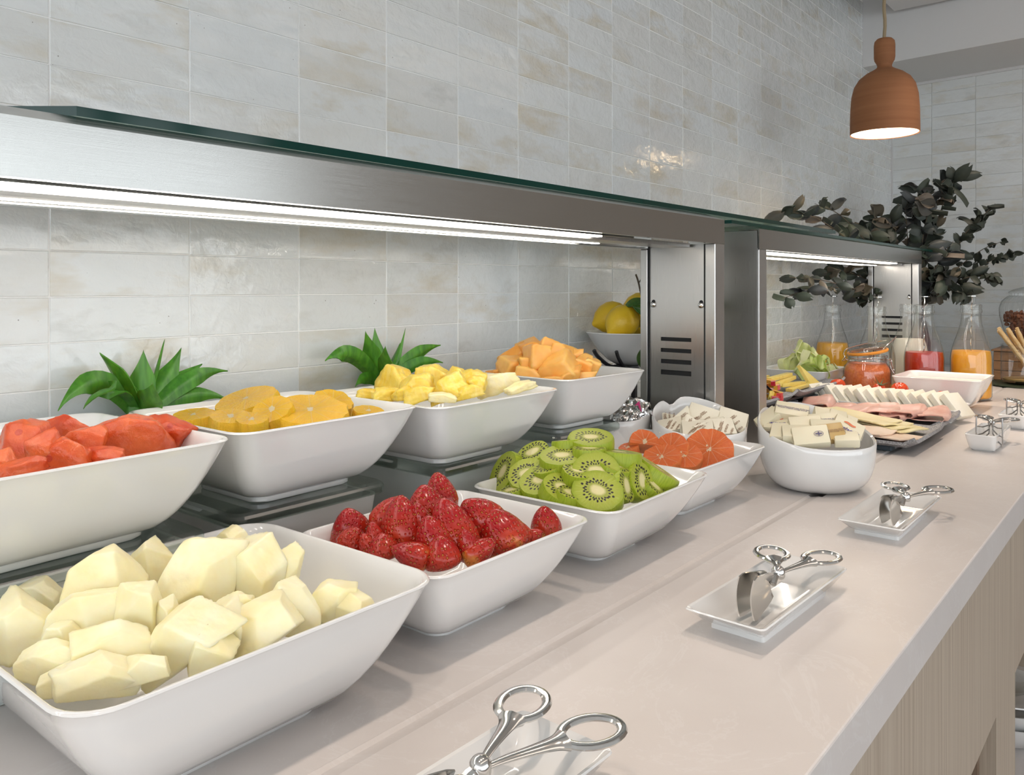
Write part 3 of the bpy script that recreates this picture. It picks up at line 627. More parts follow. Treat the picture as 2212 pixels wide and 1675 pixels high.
ROSETTE_A = [
((0.4049, 0.8481, 0.1623), (0.3219, 0.83, 0.1762), 0.024, 0.03),
((0.4049, 0.8481, 0.1623), (0.3328, 0.8, 0.1796), 0.02, 0.022),
((0.4055, 0.8473, 0.1623), (0.3651, 0.84, 0.2285), 0.026, 0.004),
((0.4094, 0.8427, 0.1623), (0.4148, 0.85, 0.2278), 0.026, -0.004),
((0.4113, 0.8404, 0.1623), (0.4626, 0.86, 0.227), 0.024, -0.004),
((0.4125, 0.8388, 0.1623), (0.4819, 0.85, 0.2081), 0.022, 0.004),
((0.4132, 0.8381, 0.1623), (0.5075, 0.84, 0.1989), 0.019, 0.012),
((0.4087, 0.8435, 0.1623), (0.3999, 0.8, 0.198), 0.03, -0.006),
((0.4113, 0.8404, 0.1623), (0.446, 0.865, 0.2375), 0.005, 0.0),
((0.4132, 0.8381, 0.1623), (0.5045, 0.835, 0.1669), 0.018, 0.012),
((0.4062, 0.8465, 0.1623), (0.3925, 0.865, 0.183), 0.022, 0.01),
((0.4113, 0.8404, 0.1623), (0.4697, 0.865, 0.1753), 0.02, 0.01)]
ROSETTE_B = [
((0.7405, 0.8489, 0.162), (0.6363, 0.83, 0.2021), 0.024, 0.022),
((0.7424, 0.8465, 0.162), (0.71, 0.84, 0.2359), 0.026, -0.002),
((0.7437, 0.845, 0.162), (0.7434, 0.86, 0.2383), 0.022, -0.004),
((0.7449, 0.8435, 0.162), (0.7096, 0.8, 0.218), 0.028, -0.006),
((0.7462, 0.8419, 0.162), (0.7917, 0.86, 0.2153), 0.018, 0.0),
((0.7468, 0.8411, 0.162), (0.7922, 0.85, 0.2368), 0.008, -0.012),
((0.7475, 0.8404, 0.162), (0.8531, 0.84, 0.2095), 0.022, 0.01),
((0.7475, 0.8404, 0.162), (0.8538, 0.86, 0.1789), 0.018, 0.008),
((0.7481, 0.8396, 0.162), (0.8477, 0.83, 0.1846), 0.018, 0.012),
((0.7411, 0.8481, 0.162), (0.6844, 0.83, 0.1649), 0.016, 0.01)]
# ------------------------------------------------------------------ room shell
YW, XC = 0.8824, 3.4247           # face of the tiled back wall, corner with the end wall
RW = -radians(4.5)                # the end wall is not quite square to the back wall
struct('floor', box(-2.6, 3.6, -3.2, 1.0, -.95, -.9), 'floor')
struct('ceiling', box(-2.6, 3.0, -3.2, .763, 1.25, 1.30), 'paint')
struct('ceiling_recess', box(-2.6, 3.7, -3.2, 1.0, 1.62, 1.66), 'paint')
struct('wall_left', box(-2.66, -2.6, -3.2, 1.0, -.9, 0.0), 'paint')
for k, x in enumerate((-2.6, -1.9, -1.2, -.5, .2, .8, 1.15, 1.62, 1.95, 2.4)):
    struct('added_mullion_%d' % (k+1), box(x-.05, x+.05, -3.2, -3.1, -.9, 1.62), 'black')  # unseen mullions, added to stripe the steel and tile reflections
struct('unseen_parapet', box(-2.6, 2.95, -3.2, -3.1, -.9, -.45), 'taupe')  # unseen low wall under the glazing, added for the reflections
struct('wall_front', box(2.95, 3.7, -3.3, -3.2, -.9, 1.66), 'taupe')
wb = struct('wall_back', box(-2.6, 3.60, YW-.0011, YW+.1, -.9, 1.66), 'grout')
struct('wall_side', box(0.003, .1, -4.3, -.9, -.9, 1.3), 'taupe', loc=(XC-.0011, YW, 0), rot=(0, 0, RW))
we = struct('wall_right', box(0, .1, -.9, .1, -.9, 1.3), 'grout', loc=(XC-.0011, YW, 0), rot=(0, 0, RW))
struct('trim_1', box(-.012, .0, -2.2, 0, 1.075, 1.088, .002), 'paint', loc=(XC, YW, 0), rot=(0, 0, RW))
struct('beam', box(-.375, 0.05, -2.2, .1, 1.085, 1.66), 'paint', loc=(XC, YW, 0), rot=(0, 0, RW))
struct('trim_2', box(-.006, .004, -.008, .004, 0, 1.085), 'paint', loc=(XC, YW, 0), rot=(0, 0, RW))

def tile_bm(w, h):
    b = bmesh.new(); c = .0006; d = .0020
    f = [b.verts.new((sx*(w/2-c), -d, sz*(h/2-c))) for sx, sz in ((-1, -1), (1, -1), (1, 1), (-1, 1))]
    k = [b.verts.new((sx*w/2, -d+c, sz*h/2)) for sx, sz in ((-1, -1), (1, -1), (1, 1), (-1, 1))]
    g = [b.verts.new((sx*w/2, .001, sz*h/2)) for sx, sz in ((-1, -1), (1, -1), (1, 1), (-1, 1))]
    b.faces.new(f)
    for A, B in ((f, k), (k, g)):
        for i in range(4): j = (i+1) % 4; b.faces.new((A[i], B[i], B[j], A[j]))
    return b
TL, TH, X0, Z00 = .15, .047, .3334, .0029
def view(p):
    f = cos(ALPHA)*p[0] + sin(ALPHA)*p[1]; r = sin(ALPHA)*p[0] - cos(ALPHA)*p[1]
    return f > .1 and -.75 < r/f < .75 and -.75 < (p[2]-.2947)/f < .45, f
def lay_tiles(wall, cells, mat, rz):
    full = mesh_bm('tile', tile_bm(TL-.0012, TH-.0012), mat, False)
    half = {}
    seen = sorted((c for c in cells if c[4][0]), key=lambda c: c[4][1])
    near, far = seen[:MAXT[mat]], seen[MAXT[mat]:] + [c for c in cells if not c[4][0]]
    rest = bmesh.new()
    for (u, z, w, world, v) in near + far:
        loc = Vector((u, 0, z)); e = Euler((R.gauss(0, .0022), R.gauss(0, .0025), R.gauss(0, .0020)))
        off = Vector((0, R.uniform(-.0004, .0002), 0))
        if (u, z, w, world, v) in near:
            if w < TL-.001:
                key = round(w, 3)
                if key not in half: half[key] = mesh_bm('tile', tile_bm(w-.0012, TH-.0012), mat, False)
                me = half[key]
            else: me = full
            o = link('tile', me, wall)
            base = Matrix.Rotation(rz, 4, 'Z') @ Matrix.Translation(loc+off) @ e.to_matrix().to_4x4()
            o.matrix_local = Matrix.Translation((0, YW+.0002 if rz == 0 else 0, 0)) @ base
        else:
            b = transform(tile_bm(w-.0012, TH-.0012), Matrix.Translation((0, YW+.0002 if rz == 0 else 0, 0)) @ Matrix.Rotation(rz, 4, 'Z') @ Matrix.Translation(loc+off) @ e.to_matrix().to_4x4())
            me = bpy.data.meshes.new('t'); b.to_mesh(me); b.free(); rest.from_mesh(me); bpy.data.meshes.remove(me)
    o = link('tile_field', mesh_bm('tile_field', rest, mat, False), wall); o['kind'] = 'stuff'
MAXT = {'tile': 300, 'tile_y': 110}
cells = []
for k in range(-5, 21):
    x0 = X0 + k*TL; x1 = min(x0+TL, XC-.004); w = x1-x0
    if w < .02: continue
    for j in range(0, 28):
        p = ((x0+x1)/2, YW, Z00 + (j+.5)*TH)
        cells.append((p[0], p[2], w, p, view(p)))
lay_tiles(wb, cells, 'tile', 0)
cells = []
for k in range(0, 6):
    for j in range(0, 23):
        u = (k+.5)*TL; p = (XC - u*sin(-RW), YW - u*cos(RW), Z00 + (j+.5)*TH)
        cells.append((u, p[2], TL, p, view(p)))
lay_tiles(we, cells, 'tile_y', -pi/2)

# ------------------------------------------------------------------ the counter
wt = thing('worktop', 'long pale quartz counter top with a shallow front edge groove and thick square edge', 'counter', (0, 0, 0))
edge = [(.1737, -.0375), (.1752, -.039), (.388, -.039), (.388, 0), (.1752, 0), (.1742, -.0006), (.1737, -.0018)]
back = [(.388, -.03), (.408, -.03), (.408, -.0007), (.4045, -.0026), (.3925, 0), (.388, 0)]
def extr(prof, x0, x1):
    return rings([[(x0, y, z) for y, z in prof], [(x1, y, z) for y, z in prof]])
part('front_slab', join(extr(edge, -1.4, 3.36), extr(back, -1.4, 1.155), extr(back, 1.325, 3.36)), 'counter', wt, smooth=False)
part('back_slab', box(-1.4, 3.36, .4079, YW-.001, -.039, -.0006), 'counter', wt, smooth=False)
part('lift_slot', box(1.152, 1.328, .388, .404, -.034, -.022), 'dark', wt, label='dark open slot in the counter', smooth=False)  # slot floor in near-black, its shade put into the colour
part('inset_frame', join(box(2.10, 2.62, .4045, .4105, -.003, .0004), box(2.614, 2.62, .4105, .80, -.003, .0004)), 'white', wt, label='thin white inset frame', smooth=False)
cb = thing('counter_base', 'oak veneered counter front with two open storage niches', 'cabinet', (0, 0, 0))
zt, zb_ = -.28, -.80
part('front_panel', join(box(-1.4, 3.3, .19, .21, zt, -.039), box(-1.4, .42, .19, .21, -.89, zt), box(1.247, 1.408, .19, .21, -.89, zt), box(2.75, 3.3, .19, .21, -.89, zt), box(.42, 1.247, .19, .21, -.89, zb_), box(1.408, 2.75, .19, .21, -.89, zb_)), 'veneer', cb, smooth=False)
part('niche_lining', join(box(1.235, 1.247, .21, .62, zb_, zt), box(.42, .432, .21, .62, zb_, zt), box(.432, 1.235, .21, .62, zt, zt+.012), box(.432, 1.235, .61, .62, zb_, zt)), 'darkwood', cb, label='dark wood niche lining', smooth=False)
part('second_niche_lining', join(box(1.408, 1.42, .21, .62, zb_, zt), box(2.74, 2.75, .21, .62, zb_, zt), box(1.42, 2.74, .21, .62, zt, zt+.012), box(1.42, 2.74, .61, .62, zb_, zt)), 'veneer', cb, smooth=False)
part('niche_floor', box(.432, 2.74, .21, .61, zb_-.02, zb_-.0005), 'counter', cb, label='pale stone niche floor', smooth=False)

# ------------------------------------------------------------------ heated shelves
def extr(prof, x0, x1):
    return rings([[(x0, y, z) for y, z in prof], [(x1, y, z) for y, z in prof]])
def glass_slab(parent, outline, z0, z1, edge, label):
    b = rings([[(x, y, z0) for x, y in outline], [(x, y, z1) for x, y in outline]])
    for f in b.faces: f.material_index = 0 if abs(f.normal.z) > .9 or len(f.verts) > 4 else 1
    b.normal_update()
    for f in b.faces: f.material_index = 0 if abs(f.normal.z) > .9 else 1
    part('glass_shelf', b, ['glass_shelf', edge], parent, label=label, smooth=False)
def vent_panel(parent, x, y0, y1, z1):
    slots = [(.2039, .2105), (.1849, .1918), (.1659, .1733), (.1469, .1552)]; s0, s1 = y0+.0235, y0+.0235+.0567
    bs = [box(x, x+.0015, y0, s0, 0, z1), box(x, x+.0015, s1, y1, 0, z1)]
    zs = [0] + [v for s in sorted(slots) for v in s] + [z1]
    for a, b in zip(zs[0::2], zs[1::2]): bs.append(box(x, x+.0015, s0, s1, a, b))
    p = part('end_panel', join(*bs), 'steel_v', parent, label='steel end panel with four vent slots', smooth=False)
    part('vent_shade_block', box(x+.004, x+.026, y0+.004, y1-.004, .02, z1-.02), 'dark', parent, smooth=False)  # near-black block: shade of the hollow post painted behind the slots
    for y in (.6065, .695):
        part('screw', transform(lathe([(0, 0), (.0026, 0), (.0045, .0012), (.0048, .003), (.0036, .0046), (.0014, .0050), (.0012, .0036), (0, .0036)], 14, False, False), Matrix.Translation((x, y, .2652)) @ Matrix.Rotation(-pi/2, 4, 'Y')), 'chrome', p)
        part('screw_hole', transform(lathe([(0, 0), (.0034, 0), (.0034, .0004), (0, .0004)], 12, False, False), Matrix.Translation((x, y, .2702)) @ Matrix.Rotation(-pi/2, 4, 'Y')), 'dark', p)
def gantry(label, xl, xr, zb, zc, flange, led):
    g = thing('heated_shelf', label, 'food warmer', (0, 0, 0))
    pr = [(.58, zb), (.58, zc)]
    pr += [(.615, zc+.0122), (.615, zc+.0107), (.582, zc-.001)] if flange else [(.62, zc+.0005), (.62, zc-.001), (.582, zc-.0015)]
    pr += [(.582, zb+.0018), (.589, zb+.0018), (.589, zb)]
    part('fascia_beam', extr(pr, xl, xr), 'steel', g, ang=12)
    part('top_plate', box(xl, xr, .6, .72, zc-.004, zc-.002), 'steel', g, smooth=False)
    part('back_rail', box(xl, xr, .717, .72, zb-.006, zc-.002), 'steel', g, smooth=False)
    part('rail_lip', box(xl, xr, .705, .717, zb-.006, zb-.0045), 'steel', g, smooth=False)
    (ya, za, a0, b0), (yb_, zb2, a1, b1) = led
    part('divider', box(xl, xr-.04, ya+.0105, yb_-.0105, za-.0022, za+.004), 'steel_v', g, smooth=False)
    for y, z, a, b in led:
        h = part('light_channel', box(a-.03, b+.08, y-.006, y+.006, z+.0022, zc-.006), 'steel', g, smooth=False)
        part('led_tube', box(a, b, y-.0044, y+.0044, z, z+.0026, .0009), 'led', h, label='glowing white light tube')
    return g
def upright(g, x, z1, vented):
    part('front_post', box(x, x+.0345, .58, .598, 0, z1, .0012), 'steel_v', g, smooth=False)
    part('back_post', box(x, x+.0345, .705, .719, 0, z1-.006, .0012), 'steel_v', g, smooth=False)
    if vented:
        part('panel_gap_shade', join(box(x+.001, x+.004, .5985, .6005, 0, z1), box(x+.001, x+.004, .7025, .7045, 0, z1)), 'dark', g, smooth=False)  # dark strips put the shade of the panel gaps into colour
        vent_panel(g, x+.004, .601, .7025, z1); part('outer_plate', box(x+.0315, x+.0335, .598, .705, 0, z1), 'steel_v', g, smooth=False)
    else: part('side_panel', box(x-.0006, x+.0014, .583, .7185, 0, z1+.0335), 'steel_v', g, smooth=False)
g1 = gantry('long brushed steel heated shelf nearest the camera, glass top, over the fruit bowls', -.45, 1.2535, .3658, .4057, True, [(.612, .3632, -.3, .93), (.682, .3604, -.25, 1.03)])
upright(g1, 1.219, .3658, True); upright(g1, -.44, .3658, False)
glass_slab(g1, [(.112, .82), (.112, .787), (.252, .617), (1.927, .617), (1.927, .82)], .4190, .4262, 'glass_edge', 'green edged glass shelf')
g2 = gantry('second steel heated shelf beyond the gap, over the cold meats and juices', 1.396, 2.573, .3627, .3995, False, [(.612, .3600, 1.46, 2.42), (.682, .3572, 1.46, 2.48)])
upright(g2, 1.396, .3627, False); upright(g2, 2.5385, .3627, True)
glass_slab(g2, [(1.27, .82), (1.27, .575), (3.30, .575), (3.30, .60), (2.62, .60), (2.58, .82)], .4010, .4068, 'glass_edge', 'dark edged glass shelf')

# ------------------------------------------------------------------ pendant lamp
lx, ly, lz = 2.16, .572, .679
lp = thing('pendant_lamp', 'bell shaped terracotta pendant lamp glowing white inside, hung on a hemp cord', 'lamp', (lx, ly, lz))
prof = [(.0775, .002), (.080, .0), (.0805, .006), (.0795, .06), (.077, .095), (.071, .120), (.060, .138), (.044, .151), (.028, .1595), (.0185, .1655), (.0168, .170), (.0190, .177), (.0232, .184), (.0246, .192), (.0248, .222), (.0232, .232), (.018, .2378), (.0055, .2392)]
inner = [(.0055, .150), (.040, .147), (.056, .134), (.067, .117), (.0725, .094), (.075, .06), (.0775, .002)]
part('lamp_shade', lathe(spl := prof, 56, False, True), 'terracotta', lp)
part('inner_shade', lathe(inner, 48, True, False), 'lampwhite', lp, label='white glazed inside of the shade')
b = bmesh.new(); bmesh.ops.create_uvsphere(b, u_segments=16, v_segments=10, radius=.042); part('bulb', transform(b, Matrix.Translation((0, 0, .072))), 'bulb', lp)
cord = [(0.0012*sin(k*.9), .001*cos(k*1.3), .238 + k*.0165) for k in range(21)]
part('cord', tube(cord, .0042, 8), 'rope', lp)

# ------------------------------------------------------------------ crockery
def bowl_bm(ax, ay, bx, by, H, th=.0042, rt=.019, rb=.016, p=.56, foot=.006):
    out = []
    def ring(fx, fy, r, z): out.append(rrect(fx, fy, r, z, 7))
    ring(bx-.004, by-.004, rb*.8, .0012); ring(bx-.0012, by-.0012, rb, 0.0); ring(bx, by, rb, .0012); ring(bx, by, rb, foot-.001); ring(bx+.0015, by+.0015, rb, foot)
    def wall(t): s = t**p; return bx+.0015+(ax-bx-.0015)*s, by+.0015+(ay-by-.0015)*s, rb+(rt-rb)*s
    for t in (.02, .06, .13, .22, .34, .47, .6, .74, .87, .96):
        x, y, r = wall(t); ring(x, y, r, foot+(H-foot)*t)
    ring(ax, ay, rt, H-.0016); ring(ax-.0006, ay-.0006, rt, H-.0003); ring(ax-.002, ay-.002, rt, H); ring(ax-th*.8, ay-th*.8, rt, H-.0008)
    for t in (.93, .82, .68, .54, .4, .28, .17, .09, .05):
        x, y, r = wall(t); k = th*1.15; ring(x-k, y-k, max(r-.002, .008), foot+.004+(H-foot-.004)*t-.0008)
    ring((bx-.006), (by-.006), rb, foot+.0035)
    return rings(out)
def bowl(label, cx, cy, z, ax, ay, bx, by, H, rot=0, name='serving_bowl', group='white square serving bowls', **k):
    ax += .0045; ay += .0045
    return solo(name, bowl_bm(ax, ay, bx, by, H, **k), 'porcelain', label, 'bowl', (cx, cy, z), (0, 0, rot), group, ang=50)
bowl('large white square bowl of pale honeydew melon chunks, nearest the camera', .2900, .5228, -.001, .124, .111, .064, .059, .0873, .009, rt=.027)
bowl('white square bowl heaped with whole strawberries', .5328, .5150, -.001, .102, .0852, .050, .036, .0783, .0068)
bowl('white square bowl heaped with green kiwi slices', .7722, .5158, -.001, .1085, .0885, .047, .034, .0774, .0185)
bowl('white square bowl holding pink grapefruit slices', .9977, .5605, -.001, .1074, .1083, .0553, .065, .0746, -.0226)
RZ = .0930
bowl('raised white square bowl of red watermelon pieces', .251, .700, RZ, .103, .113, .066, .058, .080, .05)
bowl('raised white square bowl of peeled orange slices', .4859, .7146, RZ, .1041, .0991, .0579, .054, .0778, .0136)
bowl('raised white square bowl of pineapple pieces', .7143, .7011, RZ, .1071, .0989, .060, .0546, .075, .0014)
bowl('raised white square bowl heaped with cantaloupe cubes, farthest along the risers', .985, .716, RZ, .096, .085, .0585, .042, .0772, -.05)
def riser(x0, x1, y0, y1, label, white=False):
    t = thing('glass_riser', label, 'riser', ((x0+x1)/2, (y0+y1)/2, 0), group='upturned glass dishes under the raised bowls')
    hx, hy = (x1-x0)/2, (y1-y0)/2
    top = [rrect(hx-.006, hy-.006, .012, .0800, 5), rrect(hx-.001, hy-.001, .014, .0808, 5), rrect(hx, hy, .014, .0822, 5), rrect(hx, hy, .014, .0880, 5), rrect(hx-.0015, hy-.0015, .013, .0905, 5), rrect(hx-.005, hy-.005, .011, .0926, 5)]
    part('thick_glass_top', rings(top), 'riser', t, label='thick greenish glass top', ang=25)
    w = .004
    body = [rrect(hx-.016, hy-.016, .012, .0, 5), rrect(hx-.007, hy-.007, .012, .0795, 5), rrect(hx-.007-w, hy-.007-w, .010, .0795, 5), rrect(hx-.016-w, hy-.016-w, .010, .0, 5)]
    part('dish_wall', rings(body, False, False), 'riserwhite' if white else 'frosted', t, label='pale printed wall' if white else 'frosted glass wall', ang=25)
riser(.150, .362, .625, .83, 'upturned glass dish under the watermelon bowl')
riser(.392, .5735, .640, .83, 'upturned glass dish under the orange bowl, pale front face', True)
riser(.645, .805, .636, .83, 'upturned glass dish under the pineapple bowl')
riser(.885, 1.052, .650, .83, 'upturned glass dish under the cantaloupe bowl')
def round_bowl(label, cx, cy, rad, zf, zb, rb, dip=0, rot=0, name='round_bowl'):
    # tall round bowl whose rim climbs towards the back
    n = 64
    def rim(a): 
        s = (1 + sin(a))/2; z = zf + (zb-zf)*s**1.6
        return z - dip*math.exp(-((a-pi/2-.25)/.17)**2)
    def ring(fr, k, ins=0):
        out = []
        for i in range(n):
            a = 2*pi*i/n; r = rb + (rad-rb)*fr - ins; out.append((r*cos(a), r*sin(a), k*rim(a) if k else 0))
        return out
    rs = [ring(0, 0, .004), ring(0, 0)]
    rs[1] = [(x, y, .001) for x, y, z in rs[1]]
    for k, f in ((.05, .22), (.11, .42), (.20, .62), (.34, .80), (.52, .925), (.72, .98), (.88, .995), (.98, 1.0)): rs.append(ring(f, k))
    rs.append([(x, y, z+.0006) for x, y, z in ring(1, 1, .0018)])
    for k, f in ((.98, 1.0), (.86, .99), (.70, .97), (.52, .91), (.36, .80), (.24, .62), (.15, .42)): rs.append(ring(f, k, .0045))
    rs.append([(x*.5, y*.5, .008) for x, y, z in ring(.1, 0, .0045)])
    return solo(name, rings(rs), 'porcelain', label, 'bowl', (cx, cy, 0), (0, 0, rot), 'round white bowls with a raised back rim', ang=50)
CR = ALPHA - pi/2
round_bowl('round white bowl full of wrapped butter portions', 1.215, .418, .083, .068, .113, .054, .010, CR+.25)
round_bowl('round white bowl of printed cheese wedges, notched back rim, before the steel post', 1.145, .572, .0715, .078, .117, .043, .012, CR+.2)
round_bowl('small white bowl of silver foil wrapped portions beside the steel post', 1.112, .702, .056, .086, .100, .03, 0, CR-.6)

# ------------------------------------------------------------------ tong dishes
def dish_bm(ax, ay, bx, by, H, th=.003, rt=.005):
    rs = [rrect(bx-.002, by-.002, .003, .0005, 3), rrect(bx, by, .003, 0, 3), rrect(bx, by, .003, .004, 3), rrect(bx+(ax-bx)*.3, by+(ay-by)*.3, .004, .0078, 3), rrect(ax, ay, rt, H-.0012, 3), rrect(ax-.0007, ay-.0007, rt, H, 3), rrect(ax-th, ay-th, rt*.8, H-.0005, 3),
          rrect(bx+(ax-bx)*.42-th, by+(ay-by)*.42-th, .003, .0105, 3), rrect(bx+(ax-bx)*.1-th, by+(ay-by)*.1-th, .003, .0066, 3), rrect(bx-.01, by-.01, .003, .0060, 3)]
    return rings(rs)
DISH = {}
def dish(label, cx, cy, ax, ay, bx, by, H, rot):
    return solo('tong_dish', dish_bm(ax, ay, bx, by, H), 'porcelain', label, 'dish', (cx, cy, 0), (0, 0, rot), 'small white dishes for tongs', ang=35)
dish('white tong dish with the nearest steel tongs, before the honeydew and strawberry bowls', .312, .295, .0967, .0358, .0708, .0243, .0218, -.02)
dish('white oblong tong dish with steel paddle tongs, in front of the kiwi bowl', .7209, .2880, .0967, .0358, .0708, .0243, .0218, -.0306)
dish('white oblong tong dish in front of the round butter bowl', 1.0817, .2778, .0961, .0368, .0704, .0251, .0206, 0)
def deep(label, cx, cy, rot):
    return solo('tong_dish', bowl_bm(.080, .0255, .060, .0185, .0315, .003, .010, .008, .8, .002), 'porcelain', label, 'dish', (cx, cy, 0), (0, 0, rot), 'small white dishes for tongs', ang=50)
deep('deep narrow white dish with wire tongs, beside the grey meat platter', 1.722, .2745, -.018)
deep('deep narrow white dish with wire tongs, beyond the one by the meat platter', 2.020, .268, -.01)
def ringhandle(c, pv, rx, ry, w=.0026, dz=0):
    # loop plus tapering arm to the pivot
    c = Vector(c); pv = Vector(pv); d = (pv-c); dh = Vector((d.x, d.y, 0)).normalized(); s = Vector((-dh.y, dh.x, 0))
    loop = [c + dh*rx*cos(a) + s*ry*sin(a) for a in [2*pi*k/28 for k in range(28)]]
    b1 = tube(loop, w*1.25, 8, closed=True, flat=.62)
    st = c + dh*rx*.96; mid = c + dh*(rx*1.45) + Vector((0, 0, (pv.z-c.z)*.18))
    pts = spline([st, mid, c.lerp(pv, .78) + Vector((0, 0, .001)), pv], 6); m = len(pts)
    b2 = tube(pts, [w*(2.7*(1-i/(m-1))**2.2 + .95) for i in range(m)], 8, flat=.5)
    return join(b1, b2)
def paddle(pts, thick=.0011, bulge=.003):
    a, b, c, d = [Vector(p) for p in pts]      # a-b near pivot (top), c-d outer end
    nn = (b-a).cross(d-a).normalized()
    def f(u, v):
        p = a.lerp(b, u).lerp(d.lerp(c, u), v); r = 1-(2*u-1)**2
        w = .86 + .14*math.sqrt(max(0, 1-(2*v-1)**4)); mid = a.lerp(b, .5).lerp(d.lerp(c, .5), v)
        return mid + (p-mid)*w + nn*bulge*r
    return sheet(8, 8, f, thick)
def wire_paddle(pts):
    a, b, c, d = [Vector(p) for p in pts]
    q = lambda u, v: a.lerp(b, u).lerp(d.lerp(c, u), v)
    loop = [q(u, v) for u, v in ((.1, 0), (.9, 0), (1, .12), (1, .88), (.9, 1), (.1, 1), (0, .88), (0, .12))]
    bs = [tube(spline(loop + [loop[0]], 3), .0013, 6)]
    for u in (.36, .68): bs.append(tube([q(u, 0), q(u+.06, .5), q(u, 1)], .0012, 6))
    return join(*bs)
def tongs(label, pv, r1, r2, pd1, pd2, wire=False, rx=.0195, ry=.0145):
    t = thing('serving_tongs', label, 'tongs', pv, group='steel scissor tongs'); o = Vector(pv); L = lambda p: tuple(Vector(p)-o)
    part('handle', ringhandle(L(r1), (0, .0, .0012), rx, ry), 'chrome', t); part('handle', ringhandle(L(r2), (0, 0, -.0012), rx, ry), 'chrome', t)
    part('pivot', lathe([(0, -.0045), (.0052, -.0045), (.006, -.003), (.006, .003), (.0045, .005), (.003, .0062), (0, .0066)], 16, False, False), 'chrome', t)
    for pd in (pd1, pd2):
        P4 = [L(p) for p in pd]; b = wire_paddle(P4) if wire else paddle(P4)
        m = (Vector(P4[0])+Vector(P4[1]))/2
        part('wire_grip' if wire else 'paddle', join(b, tube(spline([(0, 0, 0), m*.5 + Vector((0, 0, .002)), m], 4), .0017 if wire else .0026, 6)), 'wire' if wire else 'chrome', t)
def tset(pv, yaw, sp, z0, ln=.062, tall=.036, open_=.007):
    # paddles run from the pivot towards the camera side, standing on edge
    pv = Vector(pv); d = Vector((cos(yaw), sin(yaw), 0)); s = Vector((-d.y, d.x, 0)); out = []
    for k in (-1, 1):
        st = pv + d*.016 + s*k*.003; en = pv + d*(.016+ln) + s*k*open_
        lift = Vector((0, 0, 1))
        out.append(((st.x, st.y, pv.z+.006), (st.x, st.y, pv.z-.018), (en.x, en.y, z0), (en.x, en.y, z0+tall)))
    return out
tongs('steel paddle tongs with large ring handles, nearest the camera', (.327, .292, .035), (.391, .314, .037), (.394, .265, .0355), *tset((.327, .292, .035), pi-.05, 1, .0078, .044, .040))
tongs('steel paddle tongs lying in the white dish before the kiwi bowl', (.722, .282, .035), (.767, .306, .0365), (.788, .2655, .0355), *tset((.722, .282, .035), pi-.08, 1, .0078, .043, .040))
tongs('steel paddle tongs lying in the dish before the butter bowl', (1.0865, .2635, .034), (1.129, .286, .036), (1.148, .240, .035), *tset((1.0865, .2635, .034), pi-.15, 1, .0078, .036, .036))
tongs('wire gripped steel tongs in the deep dish beside the meat platter', (1.722, .270, .044), (1.772, .290, .046), (1.783, .250, .044), *tset((1.722, .270, .044), pi+.10, 1, .012, .046, .050, .020), wire=True, ry=.013)
tongs('wire gripped steel tongs in the second deep dish, farther along', (2.018, .265, .046), (2.068, .285, .047), (2.08, .245, .045), *tset((2.018, .265, .046), pi+.10, 1, .012, .046, .052, .020), wire=True, ry=.013)

# ------------------------------------------------------------------ fruit pieces (x, y, z, rx, ry, rz, width, depth, height, seed, label)
def chunk_bm(sx, sy, sz, seed, cuts=3, bev=.14, rough=.03, sub=3, cut=(.36, .52)):
    # rounded polyhedron: soft intersection of slightly tilted box planes and a few knife cuts
    r = random.Random(seed); P = []
    for ax in range(3):
        for sg in (-1, 1):
            n = Vector((0, 0, 0)); n[ax] = sg; n += Vector((r.gauss(0, .13), r.gauss(0, .13), r.gauss(0, .13))); P.append((n.normalized(), .5*r.uniform(.9, 1.04)))
    for k in range(cuts):
        n = Vector((r.choice((-1, 1))*r.uniform(.5, 1), r.uniform(-1, .4), r.uniform(.1, 1))).normalized(); P.append((n, r.uniform(*cut)))
    p = 2.6/max(bev, .02); b = bmesh.new(); bmesh.ops.create_icosphere(b, subdivisions=sub, radius=1)
    for v in b.verts:
        d = v.co.normalized(); q = sum(max(0, n.dot(d)/k)**p for n, k in P)**(-1/p)
        c = d*q; c += d*rough*.8*noise.noise(c*4.2 + Vector((seed*1.7, 0, 0))) + d*rough*.35*noise.noise(c*13 + Vector((seed, 5, 0)))
        v.co = Vector((c.x*sx, c.y*sy, c.z*sz))
    return b
def pieces(rows, name, mat, cat, group, cuts=3, bev=.14, rough=.03, smooth=55):
    for x, y, z, ex, ey, ez, sx, sy, sz, sd, lab in rows:
        m = mat if not isinstance(mat, dict) else mat.get(sd, mat[0])
        solo(name, chunk_bm(sx, sy, sz, sd, cuts, bev, rough, 5 if mat == 'melon' else 4), m, lab, cat, (x, y, z), (ex, ey, ez), group, ang=smooth)
pieces(MELON, 'melon_chunk', 'melon', 'melon', 'honeydew chunks in the nearest bowl', 4, .030, .016, 180)
pieces(WATERMELON, 'watermelon_chunk', 'watermelon', 'watermelon', 'watermelon pieces in the raised bowl', 4, .045, .05, 180)
pieces(PINEAPPLE, 'pineapple_chunk', {0: 'pineapple', 307: 'pineapple_pale', 310: 'pineapple_pale', 312: 'pineapple_pale'}, 'pineapple', 'pineapple pieces in the raised bowl', 3, .06, .08, 180)
pieces(CANTALOUPE, 'cantaloupe_cube', 'cantaloupe', 'melon', 'cantaloupe cubes in the far raised bowl', 1, .07, .02, 180)
